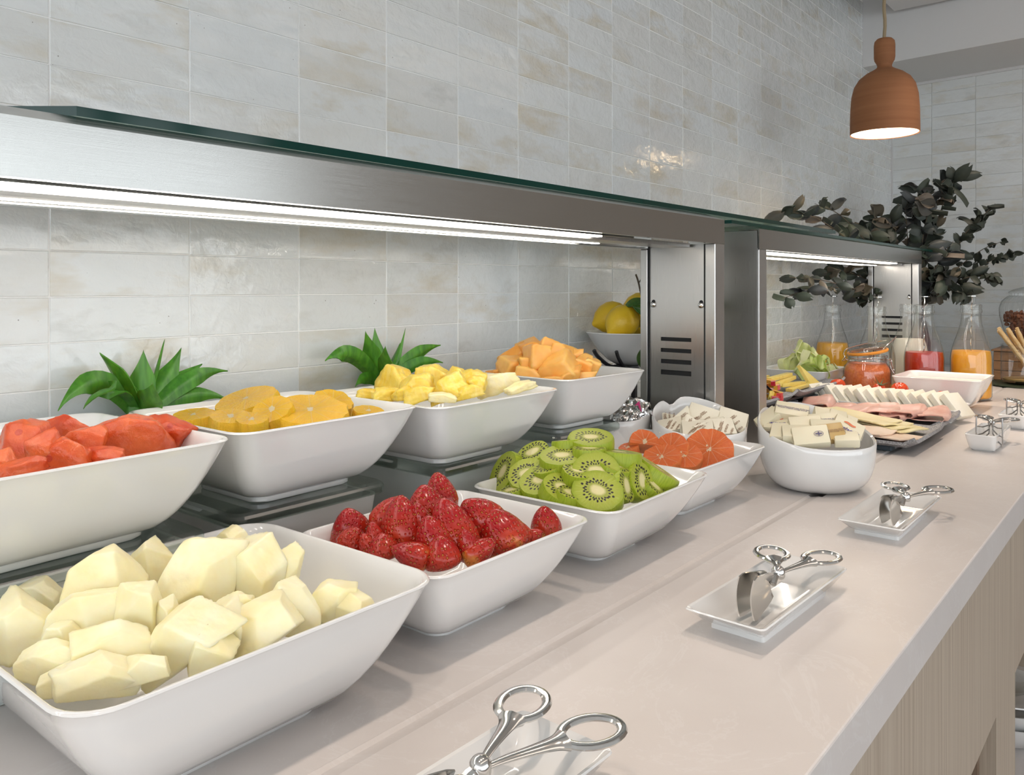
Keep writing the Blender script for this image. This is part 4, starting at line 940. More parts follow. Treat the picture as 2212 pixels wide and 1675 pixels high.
def berry_bm(w, h, seed):
    r = random.Random(seed); n = 22; rs = []
    prof = [(.30, 0), (.62, .03), (.88, .10), (1.0, .24), (.97, .40), (.86, .56), (.70, .71), (.50, .84), (.28, .94), (.12, .99)]
    ph = r.uniform(0, 6); el = r.uniform(.86, 1.0); bend = r.uniform(-.07, .07)
    for f, z in prof:
        rs.append([(w/2*f*(1+.05*sin(2*a+ph)+.03*sin(3*a+ph*2))*cos(a) + bend*w*z*z, w/2*f*el*(1+.05*sin(2*a+ph))*sin(a), h*z) for a in [2*pi*k/n for k in range(n)]])
    b = rings(rs); return transform(b, Matrix.Translation((0, 0, -h*.5)))
for x, y, z, ex, ey, ez, sx, sy, sz, sd, lab in STRAWBERRY:
    solo('strawberry', berry_bm(sx, sz, sd), 'strawberry', lab, 'strawberry', (x, y, z), (ex, ey, ez), 'strawberries in the white bowl', ang=80)
def disc_bm(d, th, seed, facets=0, el=1.0, rough=0.0, half=False):
    r = random.Random(seed); n = 40; ph = r.uniform(0, 6); rs = []
    def rad(a):
        k = 1.0
        if facets: 
            s = 2*pi/facets; q = ((a+ph) % s) - s/2; k = cos(pi/facets)/cos(q); k = .55*k + .45*(.5+.5*cos(pi/facets))
        return k*(1 + rough*noise.noise(Vector((cos(a)*4, sin(a)*4, seed))))
    for f, z in ((.965, -.5), (1, -.36), (1.012, 0), (1, .36), (.965, .5)):
        rs.append([(d/2*f*rad(a)*cos(a)*el, d/2*f*rad(a)*sin(a), th*z) for a in [2*pi*k/n for k in range(n)]])
    b = rings(rs)
    if half:
        bmesh.ops.bisect_plane(b, geom=b.verts[:]+b.edges[:]+b.faces[:], plane_co=(0, -.004, 0), plane_no=(0, -1, 0), clear_outer=True)
        ed = [e for e in b.edges if e.is_boundary]; bmesh.ops.edgeloop_fill(b, edges=ed)
    return b
for x, y, z, ex, ey, ez, sx, sy, sz, sd, lab in KIWI:
    solo('kiwi_slice', disc_bm(sx, sz, sd, 10, 1.06, .03), 'kiwi', lab, 'kiwi', (x, y, z), (ex, ey, ez), 'kiwi slices in the white bowl', ang=35)
for x, y, z, ex, ey, ez, sx, sy, sz, sd, lab in ORANGE:
    solo('orange_slice', disc_bm(sx, sz, sd, 9, 1.0, .10, half=sy > .5), 'orange', lab, 'orange', (x, y, z), (ex, ey, ez), 'orange slices in the raised bowl', ang=35)
for x, y, z, ex, ey, ez, sx, sy, sz, sd, lab in GRAPEFRUIT:
    solo('grapefruit_slice', disc_bm(sx, sz, sd, 9, 1.0, .10, half=sy > .5), 'grapefruit', lab, 'grapefruit', (x, y, z), (ex, ey, ez), 'grapefruit slices in the bowl', ang=35)

# ------------------------------------------------------------------ wrapped portions
TXT = {}
def lettering(parent, txt, size, mat, loc, rot=(0, 0, 0), shear=0, name='lettering', sx=1.0, bold=.018):
    key = (txt, round(size, 5), mat, shear)
    if key not in TXT:
        c = bpy.data.curves.new(name, 'FONT'); c.body = txt; c.size = size; c.align_x = 'CENTER'; c.align_y = 'CENTER'; c.shear = shear; c.resolution_u = 1
        c.space_line = .85; c.offset = size*bold; c.extrude = .00008; c.materials.append(MAT[mat]); q = bpy.data.objects.new(name, c); COL.objects.link(q)
        bpy.context.view_layer.update()
        me = bpy.data.meshes.new_from_object(q.evaluated_get(bpy.context.evaluated_depsgraph_get())); me.name = name
        bpy.data.objects.remove(q); bpy.data.curves.remove(c); TXT[key] = me
    o = link(name, TXT[key], parent, loc, rot); o.scale = (sx, 1, 1); return o
def packet_bm(l, w, h, seed):
    r = random.Random(seed); b = box(-l/2, l/2, -w/2, w/2, -h/2, h/2, .0016, seg=2)
    bmesh.ops.triangulate(b, faces=[f for f in b.faces if f.calc_area() > l*h*.3])
    # folded wrapper flaps on the two ends
    for s in (-1, 1):
        v = [b.verts.new(p) for p in ((s*(l/2+.0004), -w/2*.85, h*.46), (s*(l/2+.0004), w/2*.85, h*.46), (s*(l/2+.0030), 0, -h*.30))]; b.faces.new(v)
    for v in b.verts: v.co += Vector(noise.noise_vector(v.co*120 + Vector((seed, 0, 0))))*.0006
    return b
FINE = 'Consumir preferentemente antes del (Ver tapa)\nConservar refrigerado, proteger de la luz'
for x, y, z, ex, ey, ez, sx, sy, sz, sd, lab in BUTTER:
    kind = sd % 10
    o = solo('butter_portion', packet_bm(sx, sy, sz, sd), 'paper_gold' if kind == 5 else 'paper', lab, 'butter', (x, y, z), (ex, ey, ez), 'wrapped butter portions in the round bowl', ang=30)
    t = sz/2 + .0010
    if kind == 1:
        lettering(o, 'Mantequilla', sx*.165, 'ink_blue', (0, -sy*.16, t), (0, 0, 0), .35)
        b = tube([(sx*(-.2+.05*k), sy*(.16+.03*sin(k*.8)), t) for k in range(9)], [sy*.03+.0010*sin(pi*k/8) for k in range(9)], 6, flat=.2); part('emblem', b, 'ink_red', o)
        lettering(o, FINE, .0026, 'ink_grey', (0, -sy/2-.0010, 0), (pi/2, 0, 0))
    elif kind == 2: lettering(o, FINE, .0032, 'ink_grey', (0, 0, t), sx=.78)
    elif kind == 3: lettering(o, FINE, .0030, 'ink_grey', (0, -sy/2-.0010, 0), (pi/2, 0, 0), sx=.8)
    elif kind == 4:
        part('emblem', join(tube([(.0062*cos(a) + sx*.22, .0042*sin(a), t) for a in [2*pi*k/20 for k in range(20)]], .0003, 5, closed=True), box(sx*.22-.0045, sx*.22+.0045, -.0009, .0009, t-.0002, t+.0002), box(sx*.22-.001, sx*.22+.001, -.003, .003, t-.0002, t+.0002)), 'ink_grey', o, smooth=False)
    elif kind == 5: lettering(o, FINE, .0030, 'ink_brown', (0, 0, t), sx=.8)
def wedge_bm(l, w, h, seed):
    b = bmesh.new(); P3 = [(-l/2, -w/2), (l/2, -w/2), (0, w/2)]
    lo = [b.verts.new((x, y, -h/2)) for x, y in P3]; hi = [b.verts.new((x, y, h/2)) for x, y in P3]
    b.faces.new(hi); b.faces.new(lo[::-1])
    for i in range(3): j = (i+1) % 3; b.faces.new((lo[i], lo[j], hi[j], hi[i]))
    bmesh.ops.bevel(b, geom=b.edges[:], offset=.0016, segments=2, affect='EDGES'); return b
for x, y, z, ex, ey, ez, sx, sy, sz, sd, lab in TEA:
    o = solo('cheese_portion', wedge_bm(sx, sy, sz, sd) if sd % 2 else packet_bm(sx, sy, sz, sd), 'paper2', lab, 'cheese', (x, y, z), (ex, ey, ez), 'printed cheese portions in the notched bowl', ang=30)
    for u, v, a, tx in ((-.12, -.22, 1.0, 'QUESO\nFUNDIDO'), (.14, -.16, 1.0, 'QUESITO'), (0, .10, 1.0, 'QUESO\nFUNDIDO'), (-.24, -.36, 1.0, 'QUESITO'), (.3, -.36, 1.0, 'QUESO')):
        lettering(o, tx, .0042 if '\n' not in tx else .0030, 'ink_brown', (u*sx, v*sy, sz/2+.0006), (0, 0, a))
for x, y, z, ex, ey, ez, sx, sy, sz, sd, lab in FOIL:
    o = solo('foil_portion', chunk_bm(sx, sy, sz, sd, 4, .08, .22), 'foil', lab, 'butter', (x, y, z), (ex, ey, ez), 'foil wrapped portions in the small bowl', smooth=False)
    if sd == 503:
        b = bmesh.new(); v = [b.verts.new(p) for p in ((-sx*.36, -sy*.44, sz*.60), (sx*.42, -sy*.44, sz*.60), (-sx*.05, sy*.46, sz*.60))]; b.faces.new(v)
        b2 = [b.verts.new((p.co.x, p.co.y, p.co.z-.002)) for p in v]
        for i in range(3): j = (i+1) % 3; b.faces.new((v[i], b2[i], b2[j], v[j]))
        q = part('label', b, 'pink', o, label='pink triangular label', smooth=False)
        part('emblem', transform(lathe([(0, 0), (.0028, 0), (.0030, .0004), (0, .0006)], 6, False, False), Matrix.Translation((-.001, .004, sz*.60))), 'ink_blue', q)
        lettering(q, 'Suave', .0052, 'white', (.001, -sy*.30, sz*.60+.0006), (0, 0, 0), .2)

# ------------------------------------------------------------------ rosette plants behind the raised bowls
def blade_bm(b, t, w, arch, seed):
    # pointed blade along a bowed midrib, folded slightly along the middle
    r = random.Random(seed); b = Vector(b); t = Vector(t); c = b.lerp(t, .55) + Vector((0, 0, arch*2)); f3 = Vector((cos(ALPHA), sin(ALPHA), 0))
    face = (f3 + Vector((r.uniform(-.5, .5), r.uniform(-.5, .5), r.uniform(-.3, .5)))).normalized()
    def f(u, v):
        p = b*(1-v)**2 + c*2*v*(1-v) + t*v*v; d = ((c-b)*(1-v) + (t-c)*v).normalized(); s = d.cross(face).normalized(); n = s.cross(d)
        q = 2*u-1; wid = w/2*(.42 + .58*sin(pi*min(1, .10+v*.92)))*min(1, (1-v)*2.6)**.8
        return p + s*(q*wid) + n*(abs(q)*wid*.35)
    return sheet(6, 16, f, .0015)
def rosette(label, x, y, zc, rows):
    t = thing('rosette_plant', label, 'plant', (x, y, 0), group='green rosettes behind the raised bowls'); o = Vector((x, y, 0))
    part('pot', lathe([(0, 0), (.021, 0), (.027, zc-.012), (.029, zc-.010), (.029, zc), (.025, zc), (.024, zc-.01), (0, zc-.01)], 24, False, False), 'potclay', t)
    part('stem', lathe([(.006, zc-.011), (.009, zc+.010), (.004, zc+.02)], 12), 'agave', t)
    for i, (b, tp, w, arch) in enumerate(rows):
        part('leaf', blade_bm(Vector(b)-o, Vector(tp)-o, w, arch, i+int(x*100)), 'agave', t, ang=70)
rosette('green rosette of pointed leaves between the watermelon and orange bowls', .405, .848, .158, ROSETTE_A)
rosette('green rosette of pointed leaves behind the pineapple bowl', .742, .848, .158, ROSETTE_B)
# ------------------------------------------------------------------ cold meats and white cheese
def tray_bm(hx, hy, tip=.024):
    # flat stone-look platter with the two long ends swept up
    def f(u, v):
        x = (2*u-1)*hx; y = (2*v-1)*hy; e = max(0, (abs(2*u-1)-.74)/.26); s = max(0, (abs(2*v-1)-.88)/.12)
        return (x, y, .012 + tip*.45*s*s + tip*.35*e*e)
    return sheet(16, 16, f, .0055)
def stone_tray(label, cx, cy, hx, hy, z=0, tip=.024):
    t = thing('serving_platter', label, 'platter', (cx, cy, z), group='grey speckled stone look platters')
    part('platter', tray_bm(hx, hy, tip), 'stoneware', t, ang=60)
    part('foot', join(*[box(sx*hx*.66-.012, sx*hx*.66+.012, -hy*.7, hy*.7, 0, .0092, .002) for sx in (-1, 1)]), 'bluegrey', t, label='blue grey plastic foot', smooth=False)
    return t
stone_tray('grey speckled platter of turkey and yellow cheese slices, right behind the butter bowl', 1.640, .505, .112, .150)
stone_tray('grey speckled platter of folded ham, against the white cheese plate', 1.845, .512, .0925, .150)
def flat_slice(name, label, cat, group, mat, pts, lay, cx, cy, z, yaw, w, d, wav, seed):
    r = random.Random(seed)
    def f(u, v):
        x = (u-.5)*w; y = (v-.5)*d
        x *= 1-.06*(2*v-1)**2; y *= 1-.05*(2*u-1)**2
        return (x, y, wav*noise.noise(Vector((u*2.4, v*2.4, seed))) + wav*.6*sin(u*5+seed))
    solo(name, sheet(12, 12, f, .0022), mat, label, cat, (cx, cy, z), (0, 0, yaw), group, ang=70)
TU = [(1.604, .430, .0210, -.30, 'lowest pale turkey slice at the front corner of the grey platter'), (1.606, .475, .0245, -.12, 'upper pale turkey slice overlapping the lowest one'), (1.600, .555, .0275, .1, 'back turkey slice half hidden behind the butter bowl rim')]
for k, (x, y, z, a, lab) in enumerate(TU): flat_slice('turkey_slice', lab, 'meat', 'turkey slices on the platter', 'turkey', 0, 0, x, y, z, a, .085, .125, .0030, k+1)
for k, (x, y, z, a, lab) in enumerate([(1.706, .470, .0245, -.50, 'lowest yellow cheese slice, nearest the platter front edge'), (1.714, .482, .0275, -.55, 'second yellow cheese slice in the overlapping row on the platter'), (1.722, .500, .0303, -.52, 'third yellow cheese slice, middle of the row on the platter'), (1.732, .520, .0328, -.58, 'topmost yellow cheese slice at the far end of the row')]):
    flat_slice('cheese_slice', lab, 'cheese', 'yellow cheese slices on the platter', 'cheese', 0, 0, x, y, z, a, .080, .20, .0022, 11+k)
def ham_bm(l, w, seed, fold=.012):
    # a slice folded over: two layers meeting in a rounded fold
    r = random.Random(seed)
    prof = []
    for k in range(19):
        t = k/18
        if t < .42: prof.append((w*(.5-t/.42), .0))
        elif t < .58: a = pi*(t-.42)/.16; prof.append((-w*.5 - fold*.55*sin(a), fold*.5*(1-cos(a))))
        else: prof.append((-w*.5 + (w*.82)*((t-.58)/.42), fold*(1 - .35*((t-.58)/.42))))
    def f(u, v):
        i = u*18; k = min(int(i), 17); q = i-k
        y = prof[k][0]*(1-q)+prof[k+1][0]*q; z = prof[k][1]*(1-q)+prof[k+1][1]*q
        e = 1-.22*(2*v-1)**4
        return ((v-.5)*l*(1-.10*u), y*e, z*(.75+.4*v) + .004*noise.noise(Vector((u*3, v*3.2, seed))) + .0025*sin(v*7+seed))
    return sheet(18, 14, f, .0020)
HAM = [(1.842, .640, .022, .25, .115, .060, 'folded ham slice at the far end of the platter, standing tallest'),
       (1.838, .590, .021, .10, .125, .064, 'folded ham slice next to the tall one at the far end'),
       (1.842, .545, .023, -.08, .120, .060, 'folded ham slice in the middle of the ham row'),
       (1.850, .500, .0235, .12, .125, .060, 'folded ham slice with an open dark fold, middle of the row toward the front'),
       (1.850, .455, .025, .02, .130, .062, 'folded ham slice second from the front end of the row'),
       (1.855, .405, .023, .16, .130, .058, 'foremost folded ham slice drooping over the platter corner'),
       (1.800, .470, .0195, .10, .070, .050, 'small rolled ham fold tucked under the row near the cheese')]
for k, (x, y, z, a, l, w, lab) in enumerate(HAM):
    solo('ham_slice', ham_bm(l*.92, w*1.12, k+3, .015 if k else .024), 'ham', lab, 'meat', (x, y, z), (0, 0, a), 'folded ham slices on the platter', ang=80)
wp = solo('cheese_plate', bowl_bm(.078, .166, .068, .154, .030, .004, .006, .006, .9, .004), 'porcelain', 'long white rectangular plate of white cheese slabs and cherry tomatoes', 'plate', (2.020, .535, 0), (0, 0, 0), ang=50)
fw = ['at the far left end of the plate, leaning most', 'second from the far end of the plate', 'third from the far end of the plate', 'fourth from the far end, before the gazpacho jar', 'fifth from the far end of the plate', 'sixth from the far end, last of the steep set', 'seventh slab, first of the second set', 'eighth slab along the plate', 'ninth slab along the plate', 'tenth slab, with a tomato behind it', 'eleventh slab along the plate', 'twelfth slab along the plate', 'second from the plate front end', 'foremost slab at the plate front end']
for k in range(14):
    y = .668 - k*.0222 - (.004 if k > 6 else 0); b = box(-.031, .031, -.0070, .0070, -.030, .030, .0014)
    for v in b.verts: v.co += Vector(noise.noise_vector(v.co*60 + Vector((k*3, 0, 0))))*.0014
    solo('white_cheese_slab', b, 'feta', 'white cheese slab ' + fw[k], 'cheese', (1.978 + .004*sin(k*2.1), y, .036), (radians(-40 + 3*sin(k*1.7)), radians(4*sin(k)), radians(-14 + 5*cos(k*1.3))), 'white cheese slabs on the plate', ang=30)
def tomato_bm(r): return lathe([(0.001, -.9*r), (.4*r, -.86*r), (.75*r, -.62*r), (.96*r, -.2*r), (r, .1*r), (.9*r, .5*r), (.66*r, .78*r), (.35*r, .9*r), (.1*r, .86*r)], 20)
for k, (x, y, z, r, lab) in enumerate([(2.060, .392, .030, .0175, 'cherry tomato at the corner of the white plate, nearest the deep dishes'), (2.054, .418, .041, .0175, 'cherry tomato resting behind the one at the plate corner'), (2.072, .428, .030, .0160, 'cherry tomato tucked against the yoghurt bowl, low'), (2.062, .512, .050, .0200, 'largest cherry tomato, before the yoghurt bowl'), (2.066, .560, .047, .0160, 'cherry tomato bearing a dark green calyx'), (2.062, .655, .050, .0190, 'cherry tomato in front of the salsa jar')]):
    t = solo('cherry_tomato', tomato_bm(r), 'tomato', lab, 'tomato', (x, y, z), (.3*sin(k*2), .4*cos(k), 0), 'cherry tomatoes on the white plate')
    if k == 4:
        for a in range(6): part('sepal', sheet(2, 6, lambda u, v, a=a: ((v*.020)*cos(a*1.05) + (u-.5)*.004*(1-v)*sin(a*1.05), (v*.020)*sin(a*1.05) - (u-.5)*.004*(1-v)*cos(a*1.05), r*.9 + .012*v*v + .001), .0006), 'sepal', t)

# ------------------------------------------------------------------ raised platters, peppers, salad
sb = thing('platter_stand', 'low steel box with black feet under the pepper and cheese strip platters', 'stand', (1.80, .745, 0))
part('steel_box', box(-.32, .29, -.065, .060, 0, .030, .002), 'steel', sb)
for k, x in enumerate((-.27, -.14, .0, .13, .25)): part('foot', box(x-.022, x+.022, -.080, .055, .0302, .0405, .002), 'bluegrey', sb)
part('rail', box(-.33, .31, -.073, -.061, .0405, .0462), 'black', sb, smooth=False)
def raised(label, x0, x1): 
    t = thing('serving_platter', label, 'platter', ((x0+x1)/2, .735, .0466), group='grey speckled stone look platters')
    part('platter', transform(tray_bm((x1-x0)/2, .082, .022), Matrix.Translation((0, 0, -.008))), 'stoneware', t, ang=60)
raised('grey speckled platter of red pepper and salami beside the second steel post', 1.462, 1.785)
raised('grey speckled platter of herb cheese strips, swept up at its far end', 1.790, 2.112)
def arc_bm(r, w, h, a0, a1):
    n = 16; rs = []
    for k in range(n+1):
        a = a0 + (a1-a0)*k/n; c, s = cos(a), sin(a); kk = 1 + .06*sin(a*3)
        rs.append([((r*kk)*c, (r*kk)*s, -h/2), ((r*kk)*c, (r*kk)*s, h/2), ((r*kk-w)*c, (r*kk-w)*s, h/2*.8), ((r*kk-w)*c, (r*kk-w)*s, -h/2*.8)])
    b = rings(rs)
    for f in b.faces:
        m = f.calc_center_median(); f.material_index = 0 if math.hypot(m.x, m.y) > r*1.0 - w*.3 else 1
    return b
for k, (x, y, z, lab) in enumerate([(1.688, .692, .0590, 'lowest red pepper strip in the stack by the steel post'), (1.690, .694, .0690, 'second red pepper strip in the stack by the steel post'), (1.684, .698, .0790, 'third red pepper strip, orange flesh upward'), (1.672, .704, .0890, 'topmost red pepper strip of the stack')]):
    solo('pepper_strip', arc_bm(.040, .009, .0098, -2.3 + .2*k, .6 + .15*k), ['pepperred', 'pepperflesh'], lab, 'pepper', (x, y, z), (.10*sin(k*2), .08*cos(k), .1*k), 'red pepper strips on the raised platter', ang=35)
solo('pepper_seed_cluster', chunk_bm(.014, .010, .022, 77, 3, .2, .16), 'cheesestrip', 'pale yellow pepper core piece before the pepper stack', 'pepper', (1.672, .668, .066), (.2, .3, .4))
for k, (x, y, z, rx, lab) in enumerate([(1.738, .690, .066, .75, 'dark rimmed salami slice leaning beside the peppers'), (1.675, .735, .090, .22, 'dark rimmed salami slice lying behind the pepper stack')]):
    t = solo('salami_slice', lathe([(0, -.002), (.034, -.002), (.034, .002), (0, .002)], 32, False, False), 'salami', lab, 'meat', (x, y, z), (rx, .12, .3), 'salami slices on the raised platter')
    part('rind', lathe([(.0341, -.0022), (.0352, -.0018), (.0352, .0018), (.0341, .0022)], 32, False, False), 'dark', t)
for k, (x, y, z, a, lab) in enumerate([(1.885, .690, .0600, .05, 'lowest front herb cheese strip on the raised platter'), (1.875, .700, .0685, -.05, 'herb cheese strip second from the bottom of the pile'), (1.86, .710, .0770, .08, 'herb cheese strip third from the bottom of the pile'), (1.85, .720, .0860, .0, 'long herb cheese strip on top, before the lettuce'), (1.78, .735, .0890, .15, 'herb cheese strip pointing up beside the salami'), (1.80, .765, .0700, -.1, 'herb cheese strip at the back under the salad bowl'), (1.70, .765, .095, .2, 'short herb cheese piece behind the salami slice')]):
    l = .13 if k < 4 else (.10 if k < 6 else .04); b = box(-l/2, l/2, -.0075, .0075, -.0042, .0042, .0008)
    solo('cheese_strip', b, 'cheesestrip', lab, 'cheese', (x, y, z), (0, .05*sin(k*2), a), 'herb cheese strips on the raised platter', ang=30)
b = bmesh.new(); tri = [(-.012, -.03), (.062, -.022), (-.006, .034)]; lo = [b.verts.new((x, y, -.004)) for x, y in tri]; hi = [b.verts.new((x, y, .004)) for x, y in tri]
b.faces.new(hi); b.faces.new(lo[::-1]); [b.faces.new((lo[i], lo[(i+1) % 3], hi[(i+1) % 3], hi[i])) for i in range(3)]
solo('cheese_wedge', b, 'cheesestrip', 'triangular herb cheese slice leaning at the far end of the strips', 'cheese', (1.985, .705, .074), (.95, .10, -.05), smooth=False)
bowl('white square bowl of green lettuce leaves behind the raised platters', 2.185, .786, 0, .092, .086, .052, .048, .0790, 0, name='salad_bowl', group=None)
def leaf_sheet(w, h, curl, seed, crump=.018):
    def f(u, v):
        s = 2*u-1; wid = w/2*sin(pi*(.10+.86*v))**.6; a = s*curl
        rf = .007*sin(u*26+seed)*(abs(s)**1.5 + v*.7)
        p = Vector((wid*sin(a)/max(curl, .2) , -wid*(1-cos(a))/max(curl, .2) + rf, h*v))
        return p + Vector(noise.noise_vector(Vector((u*2.6, v*2.6, seed*3.1))))*crump
    return sheet(16, 14, f, .0009)
LET = [(2.12, .735, .070, -15, 20, .10, .075, 'broad pale lettuce leaf beside the steel post'), (2.135, .770, .070, 20, 10, .09, .080, 'dark green upright lettuce leaf near the steel post'), (2.16, .745, .068, -30, 35, .085, .07, 'folded green lettuce leaf in the middle of the bowl'), (2.19, .755, .066, 10, 50, .09, .06, 'white ribbed lettuce heart leaf at the front'), (2.215, .790, .072, 5, 5, .10, .095, 'tallest pale curled lettuce leaf at the right of the bowl'), (2.245, .770, .068, 30, 30, .085, .065, 'yellow green lettuce leaf hanging over the right rim'), (2.185, .815, .072, -10, 5, .09, .07, 'green lettuce leaf at the back of the bowl'), (2.225, .745, .070, 40, 45, .07, .05, 'small pale lettuce leaf at the front right')]
for k, (x, y, z, yw, tl, w, h, lab) in enumerate(LET):
    solo('lettuce_leaf', leaf_sheet(w*.92, h*.88, 1.2 + .4*sin(k), k+2, .022), 'lettuce', lab, 'lettuce', (x, y, z-.016), (radians(tl), 0, CR + radians(yw)), 'lettuce leaves in the salad bowl', ang=80)

# ------------------------------------------------------------------ yoghurt, bottles, jars
yb = bowl('white square bowl of yoghurt before the tomato juice bottle', 2.2005, .448, 0, .0925, .0925, .055, .050, .0795, 0, name='yoghurt_bowl', group=None)
yg = rings([[(x, y, z + .0020*noise.noise(Vector((x*50, y*50, 2)))) for x, y, z in rrect(.0845*k, .0845*k, .02*k, z, 7)] for k, z in ((.97, .060), (1, .0655), (.8, .0665), (.6, .0675), (.4, .067), (.2, .0672), (.06, .0668))])
part('yoghurt', yg, 'yoghurt', yb, label='thick white yoghurt')
BOT = [(0, .004), (.030, 0), (.044, .002), (.0485, .010), (.049, .022), (.049, .108), (.0475, .122), (.0435, .140), (.037, .160), (.030, .180), (.0255, .198), (.0235, .214), (.0232, .226), (.0250, .229), (.0262, .233), (.0250, .237), (.0240, .240), (.0252, .2435), (.0252, .248), (.0240, .2500), (.0215, .2500), (.0205, .246), (.0205, .226)]
def bottle(label, x, y, s, level, liquid, stir=None):
    t = thing('juice_bottle', label, 'bottle', (x, y, 0), group='glass bottles of juice and milk')
    o = part('glass_body', transform(lathe(BOT, 40, False, False), Matrix.Scale(s, 4)), 'glass', t)
    if liquid:
        pr = [(r-.0022, max(z, .006)) for r, z in BOT[1:13] if z < level-.001] + []
        rl = next(r0 + (r1-r0)*(level-z0)/(z1-z0) for (r0, z0), (r1, z1) in zip(BOT[4:], BOT[5:14]) if z0 <= level <= z1) - .0022
        pr = [(0, .006)] + pr + [(rl, level), (0, level)]
        part('juice' if liquid != 'milk' else 'milk', transform(lathe(pr, 40, False, False), Matrix.Scale(s, 4)), liquid, t)
    if stir:
        a, b2, h = stir; k = []
        q = Vector((a*s, b2*s, h)); p0 = Vector((-a*.9*s, -b2*.9*s, .05))
        st = solo('stirrer', join(tube([p0.lerp(q, i/30) + Vector((.0012*cos(i*1.5), .0012*sin(i*1.5), 0)) for i in range(31)], .0017, 6), transform(lathe([(0, -.001), (.0125, -.0008), (.0125, .0008), (0, .0014)], 18, False, False), Matrix.Translation(q))), 'chrome', 'twisted steel stirrer with a flat disc top in the ' + label.split(',')[0], 'stirrer', (x, y, 0), (0, 0, 0), 'steel stirrers standing in the bottles')
bottle('amber juice bottle, farthest from camera by the tiled wall', 2.470, .800, .97, .134, 'juice2', (-.008, -.004, .268))
bottle('nearly empty juice bottle, before the vented steel post', 2.3265, .637, .97, .030, 'juice2', (.012, -.002, .268))
bottle('milk bottle, half hidden behind the tomato juice', 2.462, .586, .99, .152, 'milk', None)
bottle('tomato juice bottle, behind the yoghurt bowl', 2.358, .526, .99, .124, 'tomjuice', (.001, -.001, .270))
bottle('orange juice bottle, closest to the wooden drawers', 2.411, .4245, 1.0, .128, 'juice', (-.010, -.004, .272))
# clip top jar of tomato salsa with its lid tilted open
jx, jy = 2.2055, .6266
J = thing('clip_top_jar', 'clip top glass jar of orange red tomato salsa with its lid tilted open', 'jar', (jx, jy, 0))
JP = [(0, .003), (.046, 0), (.055, .004), (.0575, .014), (.0575, .078), (.055, .090), (.048, .098), (.0465, .102), (.0465, .112), (.049, .114), (.049, .119), (.0465, .120), (.044, .118), (.044, .100)]
part('glass_body', lathe(JP, 44, False, False), 'glass', J)
part('salsa', lathe([(0, .006), (.045, .005), (.0545, .014), (.0548, .078), (.052, .088), (.0455, .097), (.0455, .0985), (0, .1005)], 40, False, False), 'salsa', J, label='orange red tomato salsa')
ML = Matrix.Translation((.002, 0, .134)) @ Matrix.Rotation(CR, 4, 'Z') @ Matrix.Rotation(-radians(9), 4, 'Y')
lid = part('lid', transform(lathe([(0, .006), (.030, .0075), (.042, .009), (.047, .006), (.050, 0), (.047, -.003), (.041, -.002), (.038, .002), (0, .001)], 40, False, False), ML), 'glass', J, label='tilted glass lid')
part('lid_seal', transform(lathe([(.041, -.0095), (.0490, -.0095), (.0505, -.006), (.0495, -.0028), (.041, -.0028)], 36, False, False), ML), 'orangerubber', lid, label='orange rubber seal')
part('wire_band', tube([(.0482*cos(a), .0482*sin(a), .106) for a in [2*pi*k/40 for k in range(40)]], .0014, 6, closed=True), 'chrome', J)
rx_ = Vector((cos(CR), sin(CR), 0)); fy_ = Vector((-sin(CR), cos(CR), 0))
def jl(a, b, z): p = rx_*a + fy_*b; return (p.x, p.y, z)
part('wire_bail', join(tube(spline([jl(-.049, -.008, .106), jl(-.060, -.008, .112), jl(-.062, -.006, .128), jl(-.046, 0, .138), jl(0, 0, .150), jl(.05, 0, .158)], 6), .0013, 6), tube(spline([jl(-.049, .008, .106), jl(-.063, .004, .104), jl(-.058, -.006, .116)], 5), .0012, 6)), 'chrome', J)
part('wire_clasp', join(tube(spline([jl(.049, -.01, .106), jl(.056, -.012, .110), jl(.060, -.012, .092), jl(.067, -.012, .070), jl(.074, -.012, .058)], 6), .0014, 6), tube(spline([jl(.049, .006, .108), jl(.060, .0, .104), jl(.058, -.006, .088), jl(.071, -.01, .060)], 6), .0014, 6)), 'chrome', J)
solo('spoon', join(tube(spline([(jx+.01, jy, .05), (jx+rx_.x*.038, jy+rx_.y*.038, .128), (jx+rx_.x*.075, jy+rx_.y*.075, .166)], 8), .0022, 6, flat=.6)), 'chrome', 'steel spoon handle sticking out of the salsa jar', 'spoon')
# wooden drawers, cereal jar, breadsticks
wd = thing('wooden_drawer_box', 'brown slatted wooden box under the cereal jar', 'box', (3.06, .36, 0))
part('carcass', box(-.095, .10, -.098, .098, 0, .092), 'darkwood', wd, smooth=False)
for k in range(3): part('drawer_front', box(-.102, -.0955, -.098, .098, .003+k*.0298, .0305+k*.0298, .001), 'boxwood', wd, smooth=False)
part('top_board', box(-.106, .106, -.104, .104, .0925, .0975, .001), 'boxwood', wd, smooth=False)
cj = thing('cereal_jar', 'ribbed glass cereal jar with a knobbed lid, on the wooden box', 'jar', (3.062, .360, .0977))
def ribbed(pr, n=96, amp=.0016, rib=32):
    return rings([[((r + (amp*cos(rib*a) if r > .05 else 0))*cos(a), (r + (amp*cos(rib*a) if r > .05 else 0))*sin(a), z) for a in [2*pi*k/n for k in range(n)]] for r, z in pr], False, False)
part('glass_body', ribbed([(.0, .003), (.050, 0), (.060, .006), (.074, .030), (.088, .070), (.096, .105), (.097, .130), (.090, .152), (.076, .166), (.068, .170), (.068, .178)]), 'glass', cj)
part('lid', lathe([(.0, .2035), (.010, .203), (.03, .198), (.058, .190), (.071, .183), (.072, .179), (.060, .178)], 48, False, False), 'glass', cj)
part('lid_knob', lathe([(.008, .203), (.007, .209), (.013, .213), (.0175, .222), (.015, .232), (.008, .2365), (0, .2372)], 28, False, False), 'glass', cj)
cer = bmesh.new(); rr = random.Random(8)
